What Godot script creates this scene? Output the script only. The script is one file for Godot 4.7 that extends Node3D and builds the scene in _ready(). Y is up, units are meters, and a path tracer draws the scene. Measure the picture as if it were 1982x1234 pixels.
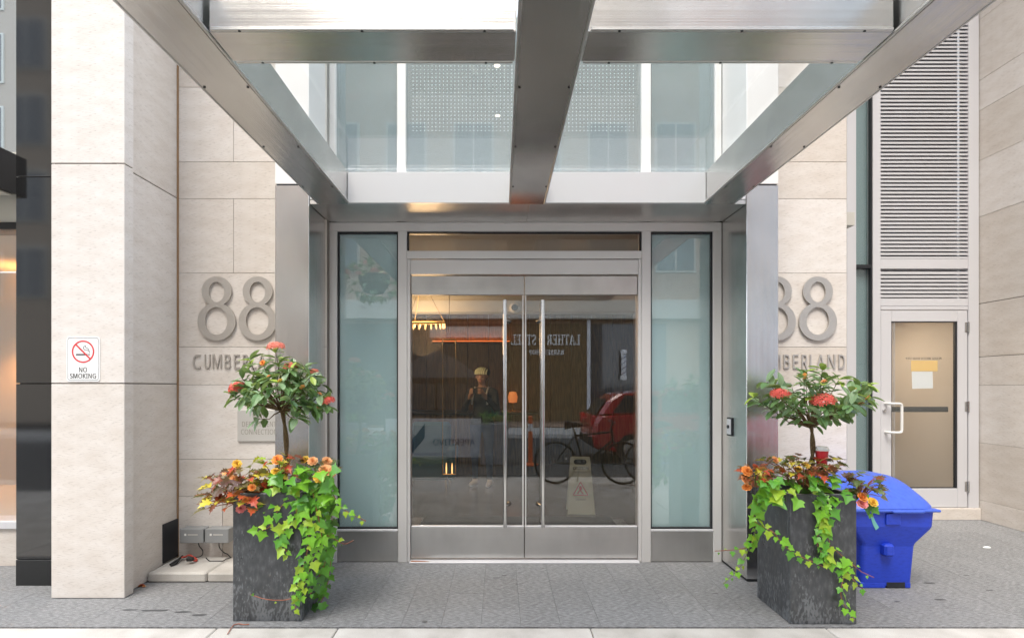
extends Node3D
# Building entrance under a steel and glass canopy. Facade plane z = 0, street towards +z, y up, metres.

const EYE := Vector3(0.0, 1.5, 4.386)
var rng := RandomNumberGenerator.new()
var M := {}
var cache := {}

# ---------------------------------------------------------------- helpers
func px(x: float, y: float, z: float) -> Vector3:      # a pixel's direction followed to depth z
	var d := EYE.z - z
	return Vector3((x - 968.0) * d / 1000.0, EYE.y + (746.0 - y) * d / 1000.0, z)

func tag(o: Node, label: String, category: String, group := "") -> Node:
	o.set_meta("label", label)
	o.set_meta("category", category)
	if group != "":
		o.set_meta("group", group)
	return o

func thing(called: String, label: String, category: String, at := Vector3.ZERO, group := "", turn := 0.0) -> Node3D:
	var o := Node3D.new()
	o.name = called
	var n := 1
	while has_node(NodePath(String(o.name))):
		o.name = "%s_%03d" % [called, n]
		n += 1
	add_child(o)
	o.position = at
	o.rotation.y = turn
	tag(o, label, category, group)
	return o

func setting(called: String, at := Vector3.ZERO) -> Node3D:
	var o := Node3D.new()
	o.name = called
	add_child(o)
	o.position = at
	o.set_meta("kind", "structure")
	return o

func part(parent: Node, called: String, mesh: Mesh, mat: Material, at := Vector3.ZERO, basis := Basis.IDENTITY) -> MeshInstance3D:
	var o := MeshInstance3D.new()
	o.name = called
	o.mesh = mesh
	o.material_override = mat
	o.transform = Transform3D(basis, at)
	parent.add_child(o, true)
	return o

func quad(st: SurfaceTool, a: Vector3, b: Vector3, c: Vector3, d: Vector3, out: Vector3) -> void:
	tri(st, a, b, c, out)
	tri(st, a, c, d, out)

func tri(st: SurfaceTool, a: Vector3, b: Vector3, c: Vector3, out: Vector3) -> void:
	var n := (b - a).cross(c - a)
	if n.length() < 1e-14:
		return
	n = n.normalized()
	if n.dot(out) > 0:
		var t := b
		b = c
		c = t
	else:
		n = -n
	for p in [a, b, c]:
		st.set_normal(n)
		st.add_vertex(p)

func new_st() -> SurfaceTool:
	var st := SurfaceTool.new()
	st.begin(Mesh.PRIMITIVE_TRIANGLES)
	return st

func bbox(size: Vector3, b := 0.004) -> Mesh:            # a box with chamfered edges, centred
	b = minf(b, minf(size.x, minf(size.y, size.z)) * 0.3)
	var key := "b%.4f_%.4f_%.4f_%.4f" % [size.x, size.y, size.z, b]
	if cache.has(key):
		return cache[key]
	var st := new_st()
	add_bbox(st, size, b, Transform3D.IDENTITY)
	cache[key] = st.commit()
	return cache[key]

func add_bbox(st: SurfaceTool, size: Vector3, b: float, t: Transform3D) -> void:
	var h := size * 0.5
	var pt := func(s: Vector3, ax: int) -> Vector3:
		var v := Vector3(s.x * (h.x - b), s.y * (h.y - b), s.z * (h.z - b))
		v[ax] = s[ax] * h[ax]
		return t * v
	for ax in 3:
		var u := (ax + 1) % 3
		var w := (ax + 2) % 3
		for s in [-1.0, 1.0]:
			var q := []
			for c in [[-1.0, -1.0], [1.0, -1.0], [1.0, 1.0], [-1.0, 1.0]]:
				var v := Vector3.ZERO
				v[ax] = s; v[u] = c[0]; v[w] = c[1]
				q.append(pt.call(v, ax))
			var o := Vector3.ZERO
			o[ax] = s
			quad(st, q[0], q[1], q[2], q[3], t.basis * o)
		for s1 in [-1.0, 1.0]:
			for s2 in [-1.0, 1.0]:
				var v0 := Vector3.ZERO
				v0[u] = s1; v0[w] = s2; v0[ax] = -1.0
				var v1 := v0
				v1[ax] = 1.0
				var o2 := Vector3.ZERO
				o2[u] = s1; o2[w] = s2
				quad(st, pt.call(v0, u), pt.call(v1, u), pt.call(v1, w), pt.call(v0, w), t.basis * o2)
	for sx in [-1.0, 1.0]:
		for sy in [-1.0, 1.0]:
			for sz in [-1.0, 1.0]:
				var v := Vector3(sx, sy, sz)
				tri(st, pt.call(v, 0), pt.call(v, 1), pt.call(v, 2), t.basis * v)

func blk(parent: Node, called: String, mat: Material, a: Vector3, b: Vector3, bev := 0.004) -> MeshInstance3D:   # box between two corners
	return part(parent, called, bbox((b - a).abs(), bev), mat, (a + b) * 0.5)

func tube(pts: Array, radius, sides := 8, closed_ends := true) -> Mesh:
	var st := new_st()
	add_tube(st, pts, radius, sides, closed_ends)
	return st.commit()

func add_tube(st: SurfaceTool, pts: Array, radius, sides := 8, closed_ends := true) -> void:
	var rings := []
	var up := Vector3(0.13, 0.97, 0.21).normalized()
	for i in pts.size():
		var d: Vector3 = (pts[mini(i + 1, pts.size() - 1)] - pts[maxi(i - 1, 0)])
		d = d.normalized() if d.length() > 1e-9 else Vector3.UP
		var x := d.cross(up)
		if x.length() < 0.05:
			x = d.cross(Vector3.RIGHT)
		x = x.normalized()
		var y := x.cross(d).normalized()
		up = y
		var r: float = radius[i] if radius is Array else radius
		var ring := []
		for k in sides:
			var a := TAU * k / sides
			var n := x * cos(a) + y * sin(a)
			ring.append([pts[i] + n * r, n])
		rings.append(ring)
	for i in rings.size() - 1:
		for k in sides:
			var k2 := (k + 1) % sides
			var q := [rings[i][k], rings[i][k2], rings[i + 1][k2], rings[i + 1][k]]
			for tr in [[0, 1, 2], [0, 2, 3]]:
				var p0: Vector3 = q[tr[0]][0]
				var order: Array = tr
				if (q[tr[1]][0] - p0).cross(q[tr[2]][0] - p0).dot(q[tr[0]][1]) > 0:
					order = [tr[0], tr[2], tr[1]]
				for j in order:
					st.set_normal(q[j][1])
					st.add_vertex(q[j][0])
	if closed_ends:
		for e in [0, rings.size() - 1]:
			var dir: Vector3 = (pts[0] - pts[1]) if e == 0 else (pts[-1] - pts[-2])
			for k in range(1, sides - 1):
				tri(st, rings[e][0][0], rings[e][k][0], rings[e][k + 1][0], dir)

func lathe(profile: Array, segs := 24) -> Mesh:          # [radius, height] pairs turned round y
	var st := new_st()
	for i in profile.size() - 1:
		for k in segs:
			var a0 := TAU * k / segs
			var a1 := TAU * (k + 1) / segs
			var r0: float = profile[i][0]
			var r1: float = profile[i + 1][0]
			var out = Vector3(cos((a0 + a1) * 0.5), 0, sin((a0 + a1) * 0.5)) * (profile[i + 1][1] - profile[i][1]) + Vector3.UP * (r0 - r1)
			if out.length() < 1e-9: out = Vector3.UP
			quad(st, Vector3(r0 * cos(a0), profile[i][1], r0 * sin(a0)), Vector3(r0 * cos(a1), profile[i][1], r0 * sin(a1)), Vector3(r1 * cos(a1), profile[i + 1][1], r1 * sin(a1)), Vector3(r1 * cos(a0), profile[i + 1][1], r1 * sin(a0)), out)
	return st.commit()

func prism(poly: PackedVector2Array, depth: float) -> Mesh:   # outline in x y, extruded from z = 0 to z = depth
	var st := new_st()
	add_prism(st, poly, depth)
	return st.commit()

func add_prism(st: SurfaceTool, poly: PackedVector2Array, depth: float, t := Transform3D.IDENTITY) -> void:
	if Geometry2D.is_polygon_clockwise(poly):
		poly.reverse()
	var idx := Geometry2D.triangulate_polygon(poly)
	for i in range(0, idx.size(), 3):
		var a := poly[idx[i]]
		var b := poly[idx[i + 1]]
		var c := poly[idx[i + 2]]
		tri(st, t * Vector3(a.x, a.y, depth), t * Vector3(b.x, b.y, depth), t * Vector3(c.x, c.y, depth), t.basis.z)
		tri(st, t * Vector3(a.x, a.y, 0), t * Vector3(b.x, b.y, 0), t * Vector3(c.x, c.y, 0), -t.basis.z)
	for i in poly.size():
		var a := poly[i]
		var b := poly[(i + 1) % poly.size()]
		var n := Vector3(b.y - a.y, a.x - b.x, 0)
		quad(st, t * Vector3(a.x, a.y, 0), t * Vector3(b.x, b.y, 0), t * Vector3(b.x, b.y, depth), t * Vector3(a.x, a.y, depth), t.basis * n)

func add_ring(st: SurfaceTool, c: Vector2, ro: Vector2, ri: Vector2, ci: Vector2, depth: float, z0 := 0.0, segs := 48) -> void:
	for k in segs:
		var a0 := TAU * k / segs
		var a1 := TAU * (k + 1) / segs
		var o0 := Vector3(c.x + ro.x * cos(a0), c.y + ro.y * sin(a0), z0)
		var o1 := Vector3(c.x + ro.x * cos(a1), c.y + ro.y * sin(a1), z0)
		var i0 := Vector3(ci.x + ri.x * cos(a0), ci.y + ri.y * sin(a0), z0)
		var i1 := Vector3(ci.x + ri.x * cos(a1), ci.y + ri.y * sin(a1), z0)
		var u := Vector3(0, 0, depth)
		var n := Vector3(cos((a0 + a1) * 0.5), sin((a0 + a1) * 0.5), 0)
		quad(st, o0 + u, o1 + u, i1 + u, i0 + u, Vector3.BACK)
		quad(st, o0, o1, i1, i0, Vector3.FORWARD)
		quad(st, o0, o1, o1 + u, o0 + u, n)
		quad(st, i0, i1, i1 + u, i0 + u, -n)

func rounded(w: float, h: float, r: float) -> PackedVector2Array:
	var p := PackedVector2Array()
	for c in [[1, 1, 0.0], [-1, 1, PI / 2], [-1, -1, PI], [1, -1, PI * 1.5]]:
		for k in 5:
			var a: float = c[2] + PI / 2 * k / 4.0
			p.append(Vector2(c[0] * (w / 2 - r) + r * cos(a), c[1] * (h / 2 - r) + r * sin(a)))
	return p

func text_mesh(s: String, cap: float, depth: float, face := "Droid Sans", bold := false) -> TextMesh:
	var f := SystemFont.new()
	f.font_names = PackedStringArray([face])
	f.font_weight = 700 if bold else 400
	var t := TextMesh.new()
	t.font = f
	t.text = s
	t.font_size = 64
	t.pixel_size = cap / (64.0 * 0.714)
	t.depth = depth
	t.curve_step = 1.0
	return t

# ---------------------------------------------------------------- materials
func lin(r: float, g: float, b: float) -> Color:
	return Color(r, g, b).linear_to_srgb()

func mat(called: String, c: Color, rough := 0.7, metal := 0.0, spec := 0.5) -> StandardMaterial3D:
	var m := StandardMaterial3D.new()
	m.resource_name = called
	m.albedo_color = c
	m.roughness = rough
	m.metallic = metal
	m.metallic_specular = spec
	M[called] = m
	return m

func noise_tex(seed_: int, freq: float, stops: Array, size := 512, octaves := 4, kind := FastNoiseLite.TYPE_SIMPLEX_SMOOTH) -> NoiseTexture2D:
	var n := FastNoiseLite.new()
	n.seed = seed_
	n.noise_type = kind
	n.frequency = freq
	n.fractal_octaves = octaves
	var t := NoiseTexture2D.new()
	t.width = size
	t.height = size
	t.seamless = true
	t.noise = n
	var g := Gradient.new()
	var off := PackedFloat32Array()
	var col := PackedColorArray()
	for s in stops:
		off.append(s[0])
		col.append(s[1])
	g.offsets = off
	g.colors = col
	t.color_ramp = g
	return t

func tri_uv(m: StandardMaterial3D, s1: Vector3, s2 := Vector3.ONE, off := Vector3.ZERO) -> void:
	m.uv1_triplanar = true
	m.uv1_world_triplanar = true
	m.uv1_triplanar_sharpness = 8.0
	m.uv1_scale = s1
	m.uv1_offset = off
	m.uv2_triplanar = true
	m.uv2_world_triplanar = true
	m.uv2_triplanar_sharpness = 8.0
	m.uv2_scale = s2
	m.uv2_offset = off * 1.7

func grey(v: float) -> Color:
	return Color(v, v, v)

func glass(called: String, c: Color, alpha: float, rough := 0.0) -> StandardMaterial3D:
	var m := mat(called, Color(c.r, c.g, c.b, alpha), rough, 0.0, 0.5)
	m.transparency = BaseMaterial3D.TRANSPARENCY_ALPHA
	return m

func streak_normal(across: bool) -> ImageTexture:
	var r := RandomNumberGenerator.new()
	r.seed = 77
	var w := 1024
	var im := Image.create(w if across else 4, 4 if across else w, false, Image.FORMAT_RGB8)
	for i in w:
		var v := clampf(0.5 + r.randfn(0.0, 0.05), 0.0, 1.0)
		for k in 4:
			if across: im.set_pixel(i, k, Color(v, 0.5, 1.0))
			else: im.set_pixel(k, i, Color(0.5, v, 1.0))
	return ImageTexture.create_from_image(im)

func make_materials() -> void:
	# limestone cladding: pale beige, short darker streaks along the bedding
	var lime_a := noise_tex(11, 0.012, [[0.0, Color(0.83, 0.803, 0.775)], [0.45, Color(0.855, 0.833, 0.81)], [1.0, Color(0.88, 0.864, 0.847)]])
	var lime_b := noise_tex(12, 0.02, [[0.0, Color(0.66, 0.65, 0.64)], [0.2, Color(0.88, 0.872, 0.866)], [0.31, Color(0.975, 0.972, 0.97)], [1.0, Color(1, 1, 1)]], 1024, 6)
	for k in 4:
		var m := mat("limestone_%d" % k, Color(1.0 - 0.022 * k, 1.0 - 0.027 * k, 1.0 - 0.034 * k), 0.72)
		m.albedo_texture = lime_a
		m.detail_enabled = true
		m.detail_albedo = lime_b
		m.detail_blend_mode = BaseMaterial3D.BLEND_MODE_MUL
		m.detail_uv_layer = BaseMaterial3D.DETAIL_UV_2
		tri_uv(m, Vector3(0.5, 1.4, 0.5), Vector3(0.8, 8.5, 0.8), Vector3(0.37 * k, 0.61 * k, 0.23 * k))
	mat("joint", lin(0.17, 0.15, 0.13), 0.95)
	mat("sealant", lin(0.26, 0.16, 0.08), 0.8)
	# flamed granite paving, streaky grey
	var gr_a := noise_tex(21, 0.02, [[0.0, Color(0.42, 0.424, 0.43)], [0.5, Color(0.55, 0.554, 0.56)], [1.0, Color(0.71, 0.712, 0.715)]], 1024, 5)
	var gr_b := noise_tex(22, 0.11, [[0.0, grey(0.42)], [0.35, grey(0.74)], [0.55, grey(0.98)], [1.0, grey(1.0)]], 1024, 4)
	for k in 4:
		var v: float = [1.0, 0.965, 0.985, 0.975][k]
		var m := mat("granite_%d" % k, Color(minf(v, 1.0), minf(v, 1.0), minf(v, 1.0)), 0.75)
		m.albedo_texture = gr_a
		m.detail_enabled = true
		m.detail_albedo = gr_b
		m.detail_blend_mode = BaseMaterial3D.BLEND_MODE_MUL
		m.detail_uv_layer = BaseMaterial3D.DETAIL_UV_2
		tri_uv(m, Vector3(0.9, 0.9, 4.2), Vector3(1.9, 1.9, 7.5), Vector3(0.31 * k, 0.0, 0.47 * k))
	var co_a := noise_tex(31, 0.01, [[0.0, Color(0.70, 0.685, 0.66)], [0.5, Color(0.77, 0.755, 0.735)], [1.0, Color(0.82, 0.81, 0.79)]], 512, 5)
	var co_b := noise_tex(32, 0.16, [[0.0, grey(0.74)], [0.4, grey(0.95)], [1.0, grey(1.0)]], 512, 3)
	for k in 2:
		var m := mat("concrete_%d" % k, Color(1.0 - 0.03 * k, 1.0 - 0.03 * k, 1.0 - 0.035 * k), 0.85)
		m.albedo_texture = co_a
		m.detail_enabled = true
		m.detail_albedo = co_b
		m.detail_blend_mode = BaseMaterial3D.BLEND_MODE_MUL
		m.detail_uv_layer = BaseMaterial3D.DETAIL_UV_2
		tri_uv(m, Vector3(0.6, 0.6, 0.6), Vector3(2.4, 2.4, 2.4), Vector3(0.3 * k, 0, 0.7 * k))
	var as_a := noise_tex(41, 0.15, [[0.0, grey(0.19)], [0.5, grey(0.26)], [1.0, grey(0.35)]], 512, 4)
	var asphalt := mat("asphalt", Color.WHITE, 0.9)
	asphalt.albedo_texture = as_a
	tri_uv(asphalt, Vector3(0.7, 0.7, 0.7))
	# stainless steel, brushed upright (v) or along x (h)
	var blot := noise_tex(51, 0.006, [[0.0, grey(0.90)], [0.5, grey(0.96)], [1.0, grey(1.0)]], 512, 4)
	for spec in [["steel_v", true, 0.75], ["steel_h", false, 0.74], ["steel_dull_v", true, 0.70], ["steel_dull_h", false, 0.72]]:
		var dull: bool = String(spec[0]).contains("dull")
		var m := mat(spec[0], lin(spec[2], spec[2] * 0.985, spec[2] * 0.955), 0.34 if dull else 0.20, 1.0)
		m.detail_enabled = true
		m.detail_albedo = blot
		m.detail_blend_mode = BaseMaterial3D.BLEND_MODE_MUL
		m.detail_uv_layer = BaseMaterial3D.DETAIL_UV_2
		m.normal_enabled = true
		m.normal_texture = streak_normal(spec[1])
		m.normal_scale = 1.0
		tri_uv(m, Vector3(7.3, 7.3, 7.3), Vector3(0.8, 0.5, 0.5))
	mat("steel_polished", lin(0.66, 0.65, 0.63), 0.13, 1.0)
	mat("aluminium", lin(0.68, 0.67, 0.655), 0.42, 0.3)
	mat("aluminium_pale", lin(0.64, 0.64, 0.66), 0.42, 0.2)
	mat("white_panel", lin(0.74, 0.73, 0.71), 0.42, 0.1)
	mat("numeral_steel", lin(0.50, 0.47, 0.43), 0.32, 0.6)
	mat("steel_sky_pale", lin(0.72, 0.735, 0.75), 0.3, 0.4)  # steel header face, brightness of reflected sky put into its colour
	mat("gasket", lin(0.012, 0.014, 0.018), 0.5)
	mat("screw", lin(0.05, 0.05, 0.05), 0.4, 1.0)
	mat("black_steel", lin(0.045, 0.045, 0.045), 0.3, 0.7)
	var bg := mat("black_granite", Color.WHITE, 0.06, 0.0, 0.75)
	bg.albedo_texture = noise_tex(61, 0.2, [[0.0, grey(0.05)], [0.6, grey(0.12)], [0.78, grey(0.2)], [0.9, grey(0.42)], [1.0, grey(0.6)]], 512, 3)
	tri_uv(bg, Vector3(2.2, 2.2, 2.2))
	var bg2 := mat("black_granite_honed", lin(0.75, 0.8, 0.8), 0.45)
	bg2.albedo_texture = bg.albedo_texture
	tri_uv(bg2, Vector3(2.2, 2.2, 2.2))
	# glass
	glass("glass_door", lin(0.05, 0.06, 0.045), 0.045)
	glass("glass_clear", lin(0.4, 0.45, 0.43), 0.04)
	var cg := glass("glass_canopy", lin(0.62, 0.74, 0.75), 0.07)
	cg.backlight_enabled = true
	cg.backlight = Color(0.13, 0.15, 0.15)
	var ug := glass("glass_coated", lin(0.36, 0.45, 0.47), 0.06)
	ug.metallic = 0.42
	var gm := glass("glass_mirror", lin(0.55, 0.60, 0.63), 0.05)
	gm.metallic = 0.75
	mat("back_painted_teal", lin(0.46, 0.66, 0.68), 0.5)
	mat("spandrel_teal", lin(0.17, 0.27, 0.28), 0.5)
	mat("frit", lin(0.6, 0.65, 0.66), 0.6)
	# lobby
	var wood := mat("walnut", Color.WHITE, 0.45)
	wood.albedo_texture = noise_tex(71, 0.02, [[0.0, Color(0.25, 0.20, 0.125)], [0.5, Color(0.36, 0.295, 0.18)], [1.0, Color(0.47, 0.39, 0.25)]], 512, 4)
	tri_uv(wood, Vector3(3.0, 0.25, 3.0))
	mat("lobby_floor", lin(0.10, 0.098, 0.09), 0.25)
	mat("lobby_mat", lin(0.035, 0.037, 0.037), 0.95)
	mat("plaster", lin(0.52, 0.50, 0.45), 0.8)
	mat("plaster_warm", lin(0.60, 0.53, 0.45), 0.8)
	mat("brass", lin(0.72, 0.50, 0.20), 0.25, 1.0)
	mat("dark_fabric", lin(0.03, 0.03, 0.033), 0.85)
	mat("teal_fabric", lin(0.04, 0.11, 0.13), 0.9)
	for e in [["glow_warm", Color(1.0, 0.74, 0.44), 0.5], ["glow_amber", Color(1.0, 0.5, 0.2), 0.10], ["glow_led", Color(1.0, 0.45, 0.15), 0.3], ["glow_white", Color(1.0, 0.93, 0.82), 1.6]]:
		var m := mat(e[0], Color(1, 0.9, 0.75), 0.5)
		m.emission_enabled = true
		m.emission = e[1]
		m.emission_energy_multiplier = e[2]
	# things
	var pb := mat("planter_zinc", Color.WHITE, 0.42, 0.35)
	pb.albedo_texture = noise_tex(81, 0.02, [[0.0, Color(0.255, 0.265, 0.275)], [0.5, Color(0.295, 0.305, 0.315)], [0.75, Color(0.335, 0.345, 0.355)], [1.0, Color(0.42, 0.43, 0.445)]], 1024, 6)
	# mineral bloom and scuffs: grainy pale deposits, thickest where splashes reach
	var lo := FastNoiseLite.new()
	lo.seed = 84
	lo.frequency = 0.012
	var hi := FastNoiseLite.new()
	hi.seed = 85
	hi.frequency = 0.11
	var im := Image.create(384, 384, false, Image.FORMAT_RGBA8)
	for y in 384:
		var t := y / 384.0                                  # 0 at the foot, 1 at the rim
		var reach := clampf(1.0 - t / 0.42, 0.0, 1.0)
		for x in 384:
			var a := lo.get_noise_2d(x, y * 0.55) * 0.5 + hi.get_noise_2d(x, y * 0.4) * 0.6 + reach * 0.42 - 0.30
			im.set_pixel(x, y, Color(0.56, 0.575, 0.59, clampf(a * 2.0, 0.0, 0.42)))
	im.flip_y()
	pb.detail_enabled = true
	pb.detail_albedo = ImageTexture.create_from_image(im)
	pb.detail_blend_mode = BaseMaterial3D.BLEND_MODE_MIX
	pb.detail_uv_layer = BaseMaterial3D.DETAIL_UV_2
	pb.roughness_texture = noise_tex(82, 0.02, [[0.0, grey(0.6)], [1.0, grey(1.0)]], 256, 4)
	tri_uv(pb, Vector3(1.3, 0.55, 1.3), Vector3(1.22, 1.22, 1.22))
	var soil := mat("soil", lin(0.045, 0.03, 0.02), 1.0)
	tri_uv(soil, Vector3(3, 3, 3))
	var bark := mat("bark", Color.WHITE, 0.9)
	bark.albedo_texture = noise_tex(83, 0.05, [[0.0, Color(0.24, 0.19, 0.12)], [1.0, Color(0.50, 0.42, 0.28)]], 256, 4)
	tri_uv(bark, Vector3(14, 4, 14))
	mat("stem_red", lin(0.30, 0.10, 0.055), 0.6)
	mat("stem_green", lin(0.16, 0.20, 0.05), 0.6)
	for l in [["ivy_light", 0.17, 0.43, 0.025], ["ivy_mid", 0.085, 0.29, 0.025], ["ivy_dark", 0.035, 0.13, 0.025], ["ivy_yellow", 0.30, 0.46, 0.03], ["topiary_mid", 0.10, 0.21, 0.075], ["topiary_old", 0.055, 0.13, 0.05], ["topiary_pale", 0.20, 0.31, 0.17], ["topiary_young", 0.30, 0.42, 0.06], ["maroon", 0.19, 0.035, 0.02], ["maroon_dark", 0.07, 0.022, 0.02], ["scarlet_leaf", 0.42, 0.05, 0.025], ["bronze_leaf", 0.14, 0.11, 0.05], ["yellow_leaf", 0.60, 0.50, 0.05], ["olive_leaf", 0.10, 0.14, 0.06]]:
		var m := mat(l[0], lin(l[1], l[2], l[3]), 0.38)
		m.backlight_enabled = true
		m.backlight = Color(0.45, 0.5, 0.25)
	for l in [["coral", 0.78, 0.11, 0.085], ["coral_pale", 0.82, 0.22, 0.16], ["apricot", 0.88, 0.46, 0.20], ["orange", 0.86, 0.33, 0.07], ["yellow_petal", 0.85, 0.55, 0.07], ["pink_petal", 0.75, 0.25, 0.25]]:
		var m := mat(l[0], lin(l[1], l[2], l[3]), 0.6)
		m.backlight_enabled = true
		m.backlight = Color(0.4, 0.35, 0.3)
	var bin := mat("bin_blue", lin(0.016, 0.055, 0.54), 0.45)
	var scuff := noise_tex(86, 0.03, [[0.0, Color(0.80, 0.82, 0.86)], [0.35, Color(0.93, 0.94, 0.96)], [1.0, Color(1, 1, 1)]], 512, 6)
	bin.albedo_texture = scuff
	tri_uv(bin, Vector3(1.1, 2.6, 1.1))
	var lidm := mat("bin_lid", lin(0.055, 0.125, 0.60), 0.4)
	lidm.albedo_texture = scuff
	tri_uv(lidm, Vector3(1.6, 1.6, 1.2))
	mat("sticker_teal", lin(0.16, 0.46, 0.42), 0.5)
	mat("white_plastic", lin(0.78, 0.78, 0.76), 0.4)
	mat("red_plastic", lin(0.60, 0.025, 0.035), 0.4)
	mat("sign_white", lin(0.82, 0.83, 0.83), 0.35)
	mat("sign_red", lin(0.65, 0.05, 0.055), 0.4)
	mat("sign_black", lin(0.025, 0.025, 0.025), 0.4)
	mat("plaque", lin(0.60, 0.59, 0.56), 0.4, 0.4)
	mat("plaque_ink", lin(0.33, 0.31, 0.27), 0.5)
	mat("grey_plastic", lin(0.27, 0.28, 0.285), 0.5)
	mat("rubber", lin(0.018, 0.018, 0.018), 0.7)
	mat("cable_red", lin(0.45, 0.06, 0.04), 0.5)
	mat("paper", lin(0.75, 0.78, 0.78), 0.8)
	mat("paper_yellow", lin(0.80, 0.55, 0.19), 0.8)
	mat("paper_blue", lin(0.45, 0.58, 0.66), 0.6)
	mat("caution_yellow", lin(0.78, 0.80, 0.58), 0.5)
	mat("damp_granite", lin(0.075, 0.077, 0.08), 0.6)
	mat("rust", lin(0.32, 0.11, 0.03), 0.9)
	# street
	var brick := mat("brick_brown", Color.WHITE, 0.85)
	brick.albedo_texture = noise_tex(91, 0.02, [[0.0, Color(0.60, 0.50, 0.43)], [0.5, Color(0.70, 0.60, 0.52)], [1.0, Color(0.76, 0.67, 0.60)]], 512, 5)
	tri_uv(brick, Vector3(0.3, 1.2, 0.3))
	mat("facade_beige", lin(0.36, 0.29, 0.22), 0.8)
	mat("facade_grey", lin(0.33, 0.34, 0.36), 0.7)
	mat("facade_cream", lin(0.55, 0.53, 0.46), 0.7)
	mat("shop_dark", lin(0.03, 0.027, 0.024), 0.6)
	mat("window_dark", lin(0.03, 0.04, 0.05), 0.05, 0.0, 0.8)
	mat("car_red", lin(0.42, 0.012, 0.02), 0.25)
	M.car_red.clearcoat_enabled = true
	M.car_red.clearcoat = 1.0
	M.car_red.clearcoat_roughness = 0.03
	mat("lamp_red", lin(0.6, 0.02, 0.02), 0.2)
	mat("chrome", lin(0.6, 0.6, 0.6), 0.12, 1.0)
	mat("umbrella_black", lin(0.02, 0.021, 0.025), 0.8)
	mat("banner_white", lin(0.72, 0.74, 0.78), 0.7)
	mat("banner_blue", lin(0.03, 0.06, 0.18), 0.7)
	mat("orange_plastic", lin(0.7, 0.14, 0.03), 0.5)
	mat("blue_paint", lin(0.03, 0.10, 0.42), 0.3)
	mat("lettering_white", lin(0.75, 0.74, 0.70), 0.6)

# ---------------------------------------------------------------- run
func _ready() -> void:
	rng.seed = 20240
	make_materials()
	light_and_camera()
	ground()
	facade()
	portal_and_doors()
	canopy()
	upper_glazing()
	service_recess()
	storefront()
	lobby()
	signs_and_fittings()
	planters()
	recycling_bin()
	litter()
	street()

func light_and_camera() -> void:
	var cam := Camera3D.new()
	cam.name = "camera"
	cam.projection = Camera3D.PROJECTION_FRUSTUM
	cam.near = 0.05
	cam.far = 600.0
	cam.size = 0.05 * 1.234
	cam.frustum_offset = Vector2(0.05 * 0.023, 0.05 * 0.129)
	cam.position = EYE
	add_child(cam)
	cam.current = true
	var env := Environment.new()
	var sky := Sky.new()
	var sm := ProceduralSkyMaterial.new()
	sm.sky_top_color = Color(0.83, 0.88, 0.95)
	sm.sky_horizon_color = Color(0.90, 0.93, 0.97)
	sm.sky_curve = 0.2
	sm.ground_bottom_color = Color(0.3, 0.3, 0.3)
	sm.ground_horizon_color = Color(0.6, 0.6, 0.6)
	sm.sun_angle_max = 1.0
	sky.sky_material = sm
	env.sky = sky
	env.background_mode = Environment.BG_SKY
	env.background_energy_multiplier = 1.0
	env.tonemap_mode = Environment.TONE_MAPPER_LINEAR
	env.tonemap_exposure = 5.6
	env.sdfgi_enabled = true
	env.ssao_enabled = true
	env.ssil_enabled = true
	var we := WorldEnvironment.new()
	we.name = "world_environment"
	we.environment = env
	add_child(we)
	var sun := DirectionalLight3D.new()
	sun.name = "sun"
	sun.light_color = Color(1.0, 0.975, 0.945)
	sun.light_energy = 0.28
	sun.light_angular_distance = 30.0
	sun.shadow_enabled = true
	sun.rotation_degrees = Vector3(-60, -22, 0)
	add_child(sun)

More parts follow.
